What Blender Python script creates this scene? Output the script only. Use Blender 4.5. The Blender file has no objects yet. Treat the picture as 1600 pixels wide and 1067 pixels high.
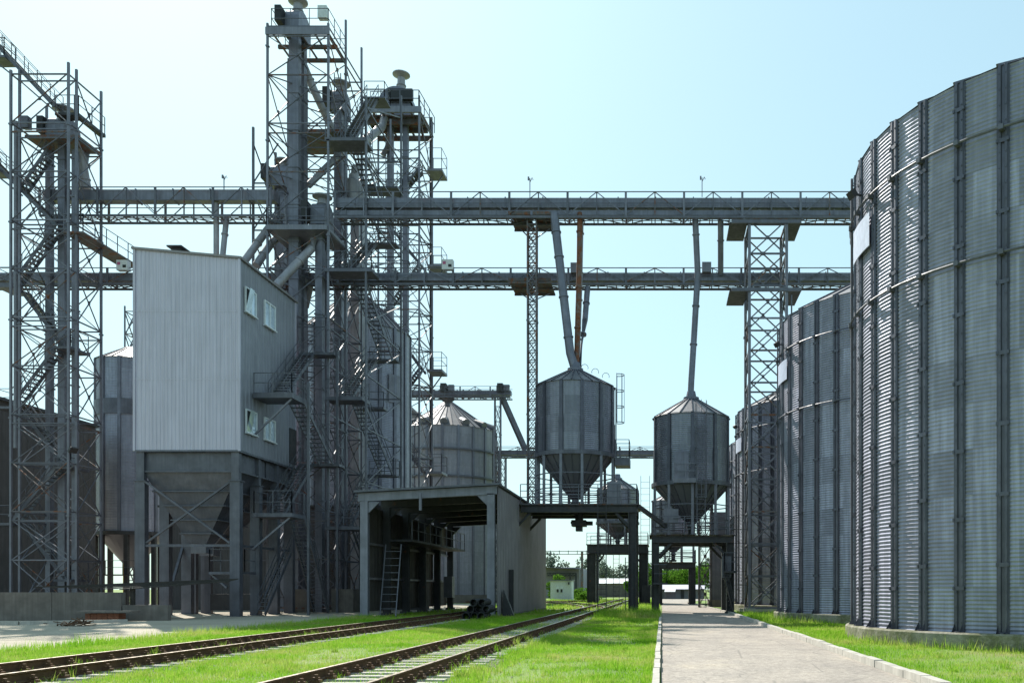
import bpy, math, random
import numpy as np
from mathutils import Vector, Matrix
random.seed(7); RNG = np.random.default_rng(7)
PI = math.pi; R_ = math.radians
S = bpy.context.scene; COL = S.collection
# ------------------------------------------------------------------ camera, sky, sun
CH = 1.5; FP = 1400.0; VX, VY = 1035.0, 920.0
cam = bpy.data.cameras.new('camera'); co = bpy.data.objects.new('camera', cam); COL.objects.link(co)
co.location = (0, 0, CH); co.rotation_euler = (PI/2, 0, 0)
cam.sensor_width = 36; cam.lens = FP/1600*36
cam.shift_x = (800-VX)/1600; cam.shift_y = (VY-533.5)/1600
cam.clip_start = 0.1; cam.clip_end = 5000
S.camera = co
SUN_AZ = R_(-33); SUN_EL = R_(44)          # azimuth from +Y, negative towards -X
W = bpy.data.worlds.new('World'); S.world = W; W.use_nodes = True
nt = W.node_tree
sky = nt.nodes.new('ShaderNodeTexSky'); sky.sky_type = 'NISHITA'; sky.sun_disc = False
sky.sun_elevation = SUN_EL; sky.sun_rotation = SUN_AZ
sky.altitude = 50; sky.air_density = 1.0; sky.dust_density = 1.2; sky.ozone_density = 1.0
bg = nt.nodes['Background']; bg.inputs['Strength'].default_value = 0.15
gm = nt.nodes.new('ShaderNodeGamma'); gm.inputs[1].default_value = .37; nt.links.new(sky.outputs[0], gm.inputs[0])
tn = nt.nodes.new('ShaderNodeVectorMath'); tn.operation = 'MULTIPLY'; tn.inputs[1].default_value = (1.72, 2.33, 2.38); nt.links.new(gm.outputs[0], tn.inputs[0])
nt.links.new(tn.outputs[0], bg.inputs['Color'])
sl = bpy.data.lights.new('sun', 'SUN'); sl.energy = 5.0; sl.angle = R_(0.5); sl.color = (1, .95, .86)
so = bpy.data.objects.new('sun', sl); COL.objects.link(so)
sd = Vector((math.sin(SUN_AZ)*math.cos(SUN_EL), math.cos(SUN_AZ)*math.cos(SUN_EL), math.sin(SUN_EL)))
so.rotation_euler = sd.to_track_quat('Z', 'Y').to_euler(); so.location = (-30, 60, 80)
S.view_settings.view_transform = 'Standard'; S.view_settings.look = 'None'
S.view_settings.exposure = 0.6; S.view_settings.gamma = 1
S.cycles.max_bounces = 6; S.cycles.diffuse_bounces = 3; S.cycles.transparent_max_bounces = 6

def PX(px, Y): return (px-VX)*Y/FP
def PZ(py, Y): return CH+(VY-py)*Y/FP
def P(px, py, Y): return Vector((PX(px, Y), Y, PZ(py, Y)))

# ------------------------------------------------------------------ materials
def new_mat(name):
    m = bpy.data.materials.new(name); m.use_nodes = True
    return m, m.node_tree, m.node_tree.nodes['Principled BSDF']
def N(t, kind, **kw):
    n = t.nodes.new(kind)
    for k, v in kw.items():
        if k in n.inputs: n.inputs[k].default_value = v
        else: setattr(n, k, v)
    return n
def ramp(t, fac, stops):
    r = t.nodes.new('ShaderNodeValToRGB'); e = r.color_ramp.elements
    while len(e) < len(stops): e.new(.5)
    for i, (p, c) in enumerate(stops):
        e[i].position = p; e[i].color = (c[0], c[1], c[2], 1) if not isinstance(c, (int, float)) else (c, c, c, 1)
    t.links.new(fac, r.inputs[0]); return r.outputs[0]
def mixc(t, fac, a, b, mode='MIX'):
    m = t.nodes.new('ShaderNodeMix'); m.data_type = 'RGBA'; m.blend_type = mode
    for inp, v in ((m.inputs[0], fac), (m.inputs[6], a), (m.inputs[7], b)):
        if hasattr(v, 'is_linked'): t.links.new(v, inp)
        elif isinstance(v, (int, float)): inp.default_value = v
        else: inp.default_value = (v[0], v[1], v[2], 1)
    return m.outputs[2]
def noise(t, scale, detail=4, vec=None, rough=.55):
    n = N(t, 'ShaderNodeTexNoise', Scale=scale, Detail=detail, Roughness=rough)
    if vec is not None: t.links.new(vec, n.inputs['Vector'])
    return n.outputs[0]
def coords(t, scl=None, which='Object'):
    c = t.nodes.new('ShaderNodeTexCoord').outputs[which]
    if scl:
        m = t.nodes.new('ShaderNodeMapping'); m.inputs['Scale'].default_value = scl; t.links.new(c, m.inputs[0]); return m.outputs[0]
    return c
def metal(name, col, rough=.5, met=.5, var=.25, scale=1.5, rust=0.0, streak=True, bump=0):
    m, t, b = new_mat(name)
    v = coords(t)
    n = noise(t, scale, 5, v)
    lo = [c*(1-var) for c in col]; hi = [min(1, c*(1+var)) for c in col]
    c = ramp(t, n, [(.3, lo), (.7, hi)])
    if streak:
        s = noise(t, 1.0, 4, coords(t, (9, 9, .25)))
        c = mixc(t, ramp(t, s, [(.35, .45), (.62, 0)]), c, [x*.62 for x in col])
    if rust > 0:
        rn = noise(t, 2.3, 6, v, .7)
        f = ramp(t, rn, [(.66-rust*.3, 0), (.74-rust*.3, 1)])
        rc = ramp(t, noise(t, 14, 3, v), [(.3, (.10, .035, .015)), (.7, (.24, .085, .035))])
        c = mixc(t, f, c, rc)
    t.links.new(c, b.inputs['Base Color'])
    b.inputs['Metallic'].default_value = met
    t.links.new(ramp(t, noise(t, scale*3, 3, v), [(.3, max(.05, rough-.1)), (.7, min(1, rough+.12))]), b.inputs['Roughness'])
    return m
def flat(name, col, rough=.6, met=0, var=.12, scale=6):
    return metal(name, col, rough, met, var, scale, streak=False)
def sheet_mat(name, col, pw, ph, var=.16, rough=.42, met=.75, streak=.25):
    """galvanised wall sheets: every sheet has its own tone (uv = arc length, height)"""
    m, t, b = new_mat(name)
    uv = coords(t, None, 'UV')
    sep = t.nodes.new('ShaderNodeSeparateXYZ'); t.links.new(uv, sep.inputs[0])
    def fl(o, d, off=0):
        a = N(t, 'ShaderNodeMath', operation='DIVIDE'); a.inputs[1].default_value = d; t.links.new(o, a.inputs[0])
        f = N(t, 'ShaderNodeMath', operation='FLOOR'); t.links.new(a.outputs[0], f.inputs[0]); return f.outputs[0], a.outputs[0]
    fu, au = fl(sep.outputs[0], pw); fv, av = fl(sep.outputs[1], ph)
    cmb = t.nodes.new('ShaderNodeCombineXYZ'); t.links.new(fu, cmb.inputs[0]); t.links.new(fv, cmb.inputs[1])
    wn = t.nodes.new('ShaderNodeTexWhiteNoise'); wn.noise_dimensions = '2D'; t.links.new(cmb.outputs[0], wn.inputs['Vector'])
    c = ramp(t, wn.outputs[0], [(0, [x*(1-var) for x in col]), (1, [x*(1+var) for x in col])])
    # dark lap at each sheet's lower edge
    fr = N(t, 'ShaderNodeMath', operation='FRACT'); t.links.new(av, fr.inputs[0])
    lap = ramp(t, fr.outputs[0], [(.0, .5), (.03, 0)])
    c = mixc(t, lap, c, [x*.4 for x in col])
    mp = t.nodes.new('ShaderNodeMapping'); mp.inputs['Scale'].default_value = (5, .22, 1); t.links.new(uv, mp.inputs[0])
    c = mixc(t, ramp(t, noise(t, 1.2, 5, mp.outputs[0]), [(.4, streak*2), (.65, 0)]), c, [x*.6 for x in col])
    sp = noise(t, 2.5, 6, uv, .65)
    c = mixc(t, ramp(t, sp, [(.52, 0), (.72, .35)]), c, [min(1, x*1.35) for x in col])
    t.links.new(c, b.inputs['Base Color'])
    b.inputs['Metallic'].default_value = met
    t.links.new(ramp(t, noise(t, 4, 3, uv), [(.3, rough-.08), (.7, rough+.12)]), b.inputs['Roughness'])
    return m
M = {}
M['steel'] = metal('painted steel', (.118, .118, .142), .5, .25, .25)
M['steel_post'] = metal('post steel', (.175, .173, .205), .45, .35, .2)
M['steel_dk'] = metal('dark steel', (.046, .044, .048), .55, .2, .25, rust=.10)
M['steel_lt'] = metal('pale steel', (.20, .197, .23), .5, .3, .2)
M['steel_rust'] = metal('rusting steel', (.13, .12, .128), .6, .2, .25, rust=.5)
M['rust'] = metal('rust', (.11, .10, .10), .8, .05, .4, rust=.55)
M['galv'] = metal('galvanised', (.175, .175, .212), .45, .5, .2)
M['stiff_shaded'] = metal('shaded stiffener steel', (.105, .105, .132), .45, .5, .2)  # rib shading against the sheets worked into a darker base colour
M['wall1'] = sheet_mat('silo sheet', (.335, .34, .425), 1.13, 1.14, .28, .54, .55, .34)
M['wall4'] = sheet_mat('storage silo sheet', (.32, .325, .39), 1.0, 1.1, .16, .5, .5)
M['rust_pipe'] = metal('rust streaked pipe', (.17, .115, .095), .75, .1, .3, rust=.75)
M['wall2'] = sheet_mat('bin sheet', (.24, .243, .29), 1.0, 1.1, .22, .42, .6)
M['wall3'] = sheet_mat('tank sheet', (.29, .285, .325), 1.6, 1.15, .08, .6, .3)
M['roof'] = metal('roof sheet', (.16, .16, .175), .55, .3, .2)
M['siding'] = metal('pale siding', (.52, .49, .58), .45, .1, .05, .6)
M['siding_dk'] = metal('grey siding', (.25, .23, .24), .6, .05, .12, .6)
M['siding_side_shaded'] = metal('shaded side cladding', (.26, .26, .30), .5, .1, .08, .6)  # wide-seamed cladding, with the side face's shade put into its base colour
M['brown_cl'] = metal('brown cladding', (.095, .086, .086), .8, 0, .2, .5)
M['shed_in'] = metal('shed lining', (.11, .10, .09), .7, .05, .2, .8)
M['pipe'] = metal('pipe grey', (.18, .18, .215), .45, .45, .2)
M['pipe_lt'] = metal('pipe pale', (.31, .295, .315), .5, .3, .2, rust=.12)
M['black'] = flat('black rubber', (.018, .018, .02), .6)
M['white'] = flat('white paint', (.62, .63, .63), .5)
M['plate'] = flat('sign plate', (.50, .54, .68), .5)
M['glass'] = flat('window glass', (.5, .58, .66), .08, .4, .1)  # sky reflection painted in as a pale blue base colour
M['frame_w'] = flat('white frame', (.7, .72, .74), .4)
M['yellow'] = flat('yellow paint', (.5, .33, .03), .5)
M['redp'] = flat('pink panel', (.42, .10, .20), .5)
M['bark'] = flat('bark', (.07, .05, .035), .9)
M['stone'] = flat('ballast stone', (.22, .20, .17), .9, 0, .5, 9)
M['brick'] = flat('brick', (.25, .09, .05), .9, 0, .3, 20)
M['wood'] = metal('weathered wood', (.06, .05, .042), .85, 0, .35, 3)
def ground_like(name, stops, scale, fine=60, bump=.4, rough=.9, wet=None):
    m, t, b = new_mat(name)
    v = coords(t)
    c = ramp(t, noise(t, scale, 6, v, .6), stops)
    f = noise(t, fine, 3, v, .7)
    c = mixc(t, .55, c, ramp(t, f, [(.25, .25), (.75, 1)]), 'MULTIPLY')
    t.links.new(c, b.inputs['Base Color']); b.inputs['Roughness'].default_value = rough
    bp = N(t, 'ShaderNodeBump', Strength=bump, Distance=.03); t.links.new(f, bp.inputs['Height']); t.links.new(bp.outputs[0], b.inputs['Normal'])
    return m
def road_like(name, stops, *a):
    m, t, b = new_mat(name); v = coords(t)
    c = ramp(t, noise(t, .45, 6, v, .65), stops)
    c = mixc(t, ramp(t, noise(t, 1.6, 5, coords(t, (1, .35, 1)), .6), [(.45, 0), (.7, .5)]), c, (.30, .27, .245))
    g = noise(t, 16, 2, v, .8); g2 = noise(t, 45, 2, v, .8); g3 = noise(t, 6, 3, v, .8)
    c = mixc(t, .6, c, ramp(t, g3, [(.38, .62), (.6, 1.0)]), 'MULTIPLY')
    c = mixc(t, .55, c, ramp(t, g, [(.34, .42), (.5, .9), (.66, 1.0)]), 'MULTIPLY')
    c = mixc(t, .5, c, ramp(t, g2, [(.35, .5), (.6, 1.0)]), 'MULTIPLY')
    vo = N(t, 'ShaderNodeTexVoronoi', Scale=.55); vo.feature = 'DISTANCE_TO_EDGE'; t.links.new(v, vo.inputs['Vector'])
    c = mixc(t, ramp(t, vo.outputs['Distance'], [(.004, .45), (.012, 0)]), c, (.12, .11, .10))
    t.links.new(c, b.inputs['Base Color']); b.inputs['Roughness'].default_value = .9
    bp = N(t, 'ShaderNodeBump', Strength=.6, Distance=.03); t.links.new(g, bp.inputs['Height']); t.links.new(bp.outputs[0], b.inputs['Normal'])
    return m
M['ground'] = ground_like('lawn soil', [(.3, (.13, .22, .03)), (.5, (.18, .29, .04)), (.68, (.27, .27, .10))], .35, 25)
M['road'] = road_like('worn asphalt', [(.3, (.355, .31, .27)), (.55, (.47, .41, .35)), (.7, (.55, .47, .37))], .5, 38, .5)
M['yard'] = ground_like('concrete yard', [(.3, (.36, .31, .235)), (.6, (.48, .42, .32)), (.75, (.55, .47, .36))], .3, 30, .2)
M['ballast'] = ground_like('ballast', [(.35, (.10, .12, .05)), (.5, (.13, .20, .045)), (.66, (.22, .22, .14))], .8, 35, .8)
M['conc'] = metal('concrete', (.17, .145, .127), .9, 0, .25, 2)
M['conc_lt'] = metal('pale concrete', (.46, .43, .38), .9, 0, .2, 2.5)
M['conc_moss'] = ground_like('mossy concrete', [(.38, (.34, .31, .25)), (.52, (.17, .17, .09)), (.64, (.42, .38, .31))], 1.3, 14, .4)
M['rail_side'] = metal('rusty rail', (.12, .062, .030), .75, .2, .3, 5, streak=False)
M['rail_top'] = metal('worn rail head', (.42, .37, .31), .32, .85, .15, 3, streak=False)
def leaf_mat(name, stops, scale=.5, trans=.45):
    m, t, b = new_mat(name)
    t.nodes.remove(b); out = t.nodes['Material Output']
    v = coords(t)
    a = noise(t, scale, 4, v, .6); a2 = noise(t, scale*30, 2, v)
    mx = N(t, 'ShaderNodeMath', operation='MULTIPLY_ADD'); mx.inputs[1].default_value = .45; t.links.new(a2, mx.inputs[0])
    m2 = N(t, 'ShaderNodeMath', operation='MULTIPLY'); m2.inputs[1].default_value = .55; t.links.new(a, m2.inputs[0]); t.links.new(m2.outputs[0], mx.inputs[2])
    c = ramp(t, mx.outputs[0], stops)
    d = N(t, 'ShaderNodeBsdfDiffuse'); tr = N(t, 'ShaderNodeBsdfTranslucent'); s = N(t, 'ShaderNodeMixShader'); s.inputs[0].default_value = trans
    t.links.new(c, d.inputs[0]); t.links.new(c, tr.inputs[0]); t.links.new(d.outputs[0], s.inputs[1]); t.links.new(tr.outputs[0], s.inputs[2]); t.links.new(s.outputs[0], out.inputs[0])
    return m
M['grass'] = leaf_mat('grass blades', [(.32, (.12, .34, .015)), (.47, (.25, .46, .035)), (.57, (.40, .48, .11)), (.67, (.50, .46, .2))], .35, .5)
M['leaf'] = leaf_mat('leaves', [(.35, (.05, .12, .015)), (.6, (.12, .24, .03))], .6, .4)
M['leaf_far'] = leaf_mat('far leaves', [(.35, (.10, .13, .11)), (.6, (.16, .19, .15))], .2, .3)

# ------------------------------------------------------------------ mesh helpers
class MB:
    def __init__(s): s.v = []; s.f = []; s.m = []; s.mi = 0; s.smooth = False
    def add(s, vs, fs):
        o = len(s.v); s.v += [tuple(v) for v in vs]; s.f += [tuple(i+o for i in f) for f in fs]; s.m += [s.mi]*len(fs); return s
    def box(s, x0, y0, z0, x1, y1, z1):
        return s.add([(x0, y0, z0), (x1, y0, z0), (x1, y1, z0), (x0, y1, z0), (x0, y0, z1), (x1, y0, z1), (x1, y1, z1), (x0, y1, z1)],
                     [(0, 3, 2, 1), (4, 5, 6, 7), (0, 1, 5, 4), (1, 2, 6, 5), (2, 3, 7, 6), (3, 0, 4, 7)])
    def beam(s, a, b, w, h=None, up=None):
        h = h or w; a = Vector(a); b = Vector(b); d = (b-a)
        if d.length < 1e-6: return s
        d.normalize(); u = Vector(up) if up else (Vector((0, 0, 1)) if abs(d.z) < .95 else Vector((0, 1, 0)))
        sx = d.cross(u).normalized()*w/2; sy = sx.normalized().cross(d).normalized()*h/2
        vs = []
        for p in (a, b): vs += [p-sx-sy, p+sx-sy, p+sx+sy, p-sx+sy]
        return s.add(vs, [(0, 1, 2, 3), (7, 6, 5, 4), (0, 4, 5, 1), (1, 5, 6, 2), (2, 6, 7, 3), (3, 7, 4, 0)])
    def ang(s, a, b, w, t=.012, up=None):      # an L-angle
        a = Vector(a); b = Vector(b); s.beam(a, b, w, t, up); 
        return s
    def tube(s, pts, r, n=8, cap=True):
        pts = [Vector(p) for p in pts]; rings = []; o = len(s.v)
        rr = r if isinstance(r, (list, tuple)) else [r]*len(pts)
        for i, p in enumerate(pts):
            d = (pts[min(i+1, len(pts)-1)]-pts[max(i-1, 0)]).normalized()
            u = Vector((0, 0, 1)) if abs(d.z) < .9 else Vector((0, 1, 0))
            x = d.cross(u).normalized(); y = x.cross(d)
            s.v += [tuple(p+(x*math.cos(2*PI*k/n)+y*math.sin(2*PI*k/n))*rr[i]) for k in range(n)]
        for i in range(len(pts)-1):
            for k in range(n):
                s.f.append((o+i*n+k, o+i*n+(k+1) % n, o+(i+1)*n+(k+1) % n, o+(i+1)*n+k)); s.m.append(s.mi)
        if cap:
            s.f.append(tuple(o+k for k in range(n))[::-1]); s.f.append(tuple(o+(len(pts)-1)*n+k for k in range(n))); s.m += [s.mi]*2
        return s
    def lathe(s, prof, c, n=24, a0=0, a1=2*PI):
        o = len(s.v); full = abs(a1-a0-2*PI) < 1e-6; k = n if full else n+1
        for r, z in prof:
            for i in range(k):
                a = a0+(a1-a0)*i/n; s.v.append((c[0]+r*math.cos(a), c[1]+r*math.sin(a), z))
        for j in range(len(prof)-1):
            for i in range(n):
                i2 = (i+1) % k; s.f.append((o+j*k+i, o+j*k+i2, o+(j+1)*k+i2, o+(j+1)*k+i)); s.m.append(s.mi)
        return s
    def quad(s, a, b, c, d): return s.add([a, b, c, d], [(0, 1, 2, 3)])
    def build(s, name, mat, parent=None, smooth=None):
        o = parent_loc(parent); me = bpy.data.meshes.new(name)
        me.from_pydata([(x-o[0], y-o[1], z-o[2]) for x, y, z in s.v], [], s.f)
        mats = mat if isinstance(mat, list) else [mat]
        for m in mats: me.materials.append(m)
        if len(mats) > 1: me.polygons.foreach_set('material_index', s.m)
        if smooth or (smooth is None and s.smooth):
            me.polygons.foreach_set('use_smooth', [True]*len(me.polygons))
            if smooth != 'all': me.set_sharp_from_angle(angle=R_(35))
        me.update()
        ob = bpy.data.objects.new(name, me); COL.objects.link(ob); ob.parent = parent
        return ob
def parent_loc(p):
    v = Vector((0, 0, 0))
    while p is not None: v += p.location; p = p.parent
    return v
def np_mesh(name, verts, faces, mat, parent=None, uv=None, smooth=True):
    """verts (n,3), quads (m,4) or tris (m,3) as arrays; uv per vertex"""
    o = np.array(parent_loc(parent)); verts = verts-o
    me = bpy.data.meshes.new(name); k = faces.shape[1]
    me.vertices.add(len(verts)); me.vertices.foreach_set('co', verts.astype(np.float32).ravel())
    me.loops.add(faces.size); me.loops.foreach_set('vertex_index', faces.astype(np.int32).ravel())
    me.polygons.add(len(faces)); me.polygons.foreach_set('loop_start', np.arange(0, faces.size, k, dtype=np.int32))
    if uv is not None:
        l = me.uv_layers.new(name='UVMap'); l.data.foreach_set('uv', uv[faces.ravel()].astype(np.float32).ravel())
    me.update(calc_edges=True)
    if smooth: me.polygons.foreach_set('use_smooth', np.ones(len(faces), dtype=bool))
    me.materials.append(mat); me.validate()
    ob = bpy.data.objects.new(name, me); COL.objects.link(ob); ob.parent = parent
    return ob
def thing(name, label, cat, loc, group=None):
    o = bpy.data.objects.new(name, None); COL.objects.link(o); o.location = loc; o.empty_display_size = .3
    o['label'] = label; o['category'] = cat
    if group: o['group'] = group
    return o
def tag(o, label, cat, group=None):
    o['label'] = label; o['category'] = cat
    if group: o['group'] = group
    return o
def recenter(ob):
    """move the origin of a parentless mesh to its base"""
    me = ob.data; n = len(me.vertices); a = np.empty(n*3, np.float32); me.vertices.foreach_get('co', a); a = a.reshape(-1, 3)
    c = np.array([(a[:, 0].min()+a[:, 0].max())/2, (a[:, 1].min()+a[:, 1].max())/2, a[:, 2].min()], np.float32)
    me.vertices.foreach_set('co', (a-c).ravel()); ob.location = [float(x) for x in c]; me.update(); return ob
def struct(o): o['kind'] = 'structure'; return o
KIDS = {}
def copy_tree(o, parent=None):
    c = o.copy(); COL.objects.link(c)
    if parent is not None: c.parent = parent
    for ch in o.children: copy_tree(ch, c)
    return c
def railing(mb, pts, h=1.1, step=1.3, r=.022, rails=(1.0, .5), toe=False):
    pts = [Vector(p) for p in pts]; up = Vector((0, 0, 1))
    for a, b in zip(pts[:-1], pts[1:]):
        L = (b-a).length; n = max(1, round(L/step))
        for i in range(n+1):
            p = a.lerp(b, i/n); mb.beam(p, p+up*h, r*2)
        for f in rails: mb.beam(a+up*h*f, b+up*h*f, r*1.7)
        if toe: mb.beam(a+up*.08, b+up*.08, .012, .14)
def platform(root, x0, y0, x1, y1, z, sides='FRLB', mat='steel', th=.16, h=1.1, name='platform', rmat=None):
    p = MB().box(x0, y0, z-th, x1, y1, z).build(name, M[mat], root)
    r = MB(); e = .04
    c = {'F': [(x0+e, y0+e, z), (x1-e, y0+e, z)], 'B': [(x0+e, y1-e, z), (x1-e, y1-e, z)], 'L': [(x0+e, y0+e, z), (x0+e, y1-e, z)], 'R': [(x1-e, y0+e, z), (x1-e, y1-e, z)]}
    for s in sides: railing(r, c[s], h)
    if sides: 
        o = r.build('railing', M[rmat or 'steel'], p)
    return p
def flight(root, a, b, w=.75, mat='steel', side=(1, 0, 0), name='stair_flight', rise=.21):
    """a = foot, b = head (centre line); side = across"""
    a = Vector(a); b = Vector(b); sd = Vector(side).normalized(); up = Vector((0, 0, 1)); m = MB()
    n = max(2, int(abs(b.z-a.z)/rise)); hd = Vector((b.x-a.x, b.y-a.y, 0)).normalized()
    for s in (-1, 1): m.beam(a+sd*s*w/2, b+sd*s*w/2, .05, .2)
    for i in range(1, n):
        p = a.lerp(b, i/n); q = sd*(w/2-.03)
        m.beam(p-q, p+q, .24, .03, None)
    f = m.build(name, M[mat], root); r = MB()
    L = (b-a).length; k = max(2, round(L/1.3))
    for s in (-1, 1):
        o = sd*s*w/2
        for i in range(k+1):
            p = a.lerp(b, i/k)+o; r.beam(p, p+up*1.0, .035)
        for hh in (1.0, .55): r.beam(a+o+up*hh, b+o+up*hh, .035)
    r.build('handrail', M[mat], f)
    return f
LIM = 98
def emit(root, parts, mat):
    """parts: list of (name, prio, MB); past LIM of a name the least visible ones become one stuff part"""
    by = {}
    for nme, pr, mb in parts: by.setdefault(nme, []).append((pr, mb))
    for nme, l in by.items():
        l.sort(key=lambda x: x[0])
        for pr, mb in l[:LIM]: mb.build(nme, random.choice([mat]*5+[M['steel_post']]*3+[M['steel_rust']]*2), root)
        if l[LIM:]:
            big = MB()
            for pr, mb in l[LIM:]: big.add(mb.v, mb.f)
            big.build(nme, mat, root)['kind'] = 'stuff'
def lattice(root, posts, faces, levels, pr=.12, hb=.09, db=.07, mat=None, dbl=0, skip=None, single=False, gus=True):
    """posts (x,y,z0,z1); faces (i,j,priority); levels list of z"""
    mat = mat or M['steel']; parts = []
    for (x, y, z0, z1) in posts:
        mb = MB(); mb.beam((x, y, z0), (x, y, z1), pr)
        for zz in np.arange(z0+6, z1-1, 6.0): mb.box(x-pr*.8, y-pr*.8, zz-.05, x+pr*.8, y+pr*.8, zz+.05)
        mb.build('corner_post', M['steel_post'] if mat is M['steel'] else mat, root)
    for (i, j, prio) in faces:
        a = posts[i]; b = posts[j]; zt = min(a[3], b[3])
        va = Vector((a[0], a[1], 0)); vb = Vector((b[0], b[1], 0)); d = (vb-va).normalized()
        va2 = va+d*pr*.5; vb2 = vb-d*pr*.5; nrm = Vector((d.y, -d.x, 0))
        lv = [l for l in levels if l <= zt+.01]
        for k, l in enumerate(lv):
            mb = MB().beam(va2+Vector((0, 0, l)), vb2+Vector((0, 0, l)), hb)
            parts.append(('crossbeam', prio*1000-l, mb))
            if dbl and k > 0 and k % 2 == 0:
                parts.append(('crossbeam', prio*1000-l, MB().beam(va2+Vector((0, 0, l-dbl)), vb2+Vector((0, 0, l-dbl)), hb)))
            if k+1 < len(lv):
                z0, z1 = l, lv[k+1]
                if dbl and (k+1) % 2 == 0: z1 -= dbl
                mb = MB(); o = nrm*db*.55
                if not single or k % 2 == 0: mb.beam(va2+o+Vector((0, 0, z0)), vb2+o+Vector((0, 0, z1)), db, db*.8)
                if not single or k % 2 == 1: mb.beam(vb2-o+Vector((0, 0, z0)), va2-o+Vector((0, 0, z1)), db, db*.8)
                if gus and not single:
                    c = (va2+vb2)/2+Vector((0, 0, (z0+z1)/2)); mb.beam(c-Vector((0, 0, .12)), c+Vector((0, 0, .12)), .16, .02)
                parts.append(('cross_brace', prio*1000-l, mb))
    emit(root, parts, mat)
def corr_wall(name, c, R, z0, z1, mat, parent, pitch=.104, amp=.0135, per=5, na=144):
    nz = int(round((z1-z0)/pitch))*per
    z = np.linspace(z0, z1, nz+1); r = R+amp*np.cos((z-z0)/pitch*2*PI)
    a = np.linspace(0, 2*PI, na+1)
    A, Z = np.meshgrid(a, z); Rr = np.repeat(r[:, None], na+1, 1)
    v = np.stack([c[0]+Rr*np.cos(A), c[1]+Rr*np.sin(A), Z], -1).reshape(-1, 3)
    uv = np.stack([A*R, Z-z0], -1).reshape(-1, 2)
    i = np.arange(nz)[:, None]*(na+1)+np.arange(na)[None]
    f = np.stack([i, i+1, i+na+2, i+na+1], -1).reshape(-1, 4)
    return np_mesh(name, v, f, mat, parent, uv)
def cone_roof(root, c, R, z0, z1, n, mat, r_top=.4, rib=.07, over=.12, ribs=True):
    m = MB(); sl = (z1-z0)/(R-r_top); ze = z0-over*sl
    m.lathe([(R+over, ze), (r_top, z1)], c, n)
    ro = m.build('roof', mat, root)
    if ribs:
        for k in range(n):
            a = 2*PI*k/n; d = Vector((math.cos(a), math.sin(a), 0)); b = Vector((c[0], c[1], 0))
            q = MB().beam(b+d*(R+over)+Vector((0, 0, ze+.03)), b+d*r_top+Vector((0, 0, z1+.03)), .05, rib, None)
            q.build('roof_rib', M['stiff_shaded'], ro)
    return ro
def rings(mb, c, R, z, r=.03, n=72):
    mb.tube([(c[0]+R*math.cos(2*PI*k/n), c[1]+R*math.sin(2*PI*k/n), z) for k in range(n+1)], r, 6, False)
def floodlight(root, p, d=(-1, -1), s=.45):
    p = Vector(p); d = Vector((d[0], d[1], 0)).normalized(); m = MB()
    e = p+d*.32; m.beam(p, e, .05); f = MB()
    t = (d+Vector((0, 0, -.7))).normalized(); m.beam(e-t*.06, e+t*.10, s, s*.75)
    o = m.build('floodlight', M['steel_dk'], root)
    return o
def ladder(root, p0, p1, w=.42, out=(0, -1, 0), cage=False, mat='steel', name='ladder', step=.3):
    p0 = Vector(p0); p1 = Vector(p1); o = Vector(out).normalized(); s = Vector((0, 0, 1)).cross(o).normalized(); m = MB()
    for k in (-1, 1): m.beam(p0+s*k*w/2, p1+s*k*w/2, .05)
    n = int((p1-p0).length/step)
    for i in range(1, n): 
        q = p0.lerp(p1, i/n); m.beam(q-s*w/2, q+s*w/2, .028)
    if isinstance(root, bpy.types.Object) or root is None: la = m.build(name, M[mat], root)
    if cage:
        g = MB(); z = p0.z+2.2
        pts = [s*.36*math.cos(t)+o*(.36+.36*math.sin(t)-.2) for t in np.linspace(-.3, PI+.3, 9)]
        while z < p1.z+.9:
            b = p0.lerp(p1, (z-p0.z)/(p1.z-p0.z))
            for u, v2 in zip(pts[:-1], pts[1:]): g.beam(b+u, b+v2, .015, .05)
            z += 1.0
        for u in pts[::2]: g.beam(p0+Vector((0, 0, 2.2))+u, p1+Vector((0, 0, .9))+u, .03, .012)
        g.build('safety_cage', M[mat], la)
    return la

# ------------------------------------------------------------------ the ground
def grid(name, x0, y0, x1, y1, z, mat, nx=1, ny=1, wob=0, side='x0'):
    xs = np.linspace(x0, x1, nx+1); ys = np.linspace(y0, y1, ny+1)
    Xg, Yg = np.meshgrid(xs, ys); 
    if wob: 
        w = wob*(np.sin(ys*.9)+.6*np.sin(ys*2.3+1)+.4*np.sin(ys*5.1))
        Xg[:, -1 if side == 'x1' else 0] += w
    v = np.stack([Xg, Yg, np.full_like(Xg, z)], -1).reshape(-1, 3)
    i = np.arange(ny)[:, None]*(nx+1)+np.arange(nx)[None]; f = np.stack([i, i+1, i+nx+2, i+nx+1], -1).reshape(-1, 4)
    return struct(np_mesh(name, v, f, mat, None, None, False))
grid('ground', -1500, -30, 1500, 3000, 0, M['ground'])
RL, RR = -.02, 4.02
grid('road', RL, -20, RR, 64, .02, M['road'])
rd = MB(); rd.add([(RL, 64, .02), (RR, 64, .02), (3.3, 75, .02), (2.7, 100, .02), (5, 118, .02), (14, 126, .02), (14, 134, .02), (-6, 134, .02), (-6, 126, .02), (-.3, 118, .02), (-.1, 100, .02)], [(0, 1, 2, 3, 4, 5, 6, 7, 8, 9, 10)])
struct(rd.build('far_road', M['road']))
grid('concrete_yard', -70, 17, -15.6, 47, .012, M['yard'], 1, 60, .22, 'x1')
grid('yard_apron', -70, 47.0, -8.7, 68, .008, M['yard'])
grid('rear_yard_bounce', -70, 68, -15.5, 92, .008, M['yard'])  # yard sheet added here to cut green bounce from the ground
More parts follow.
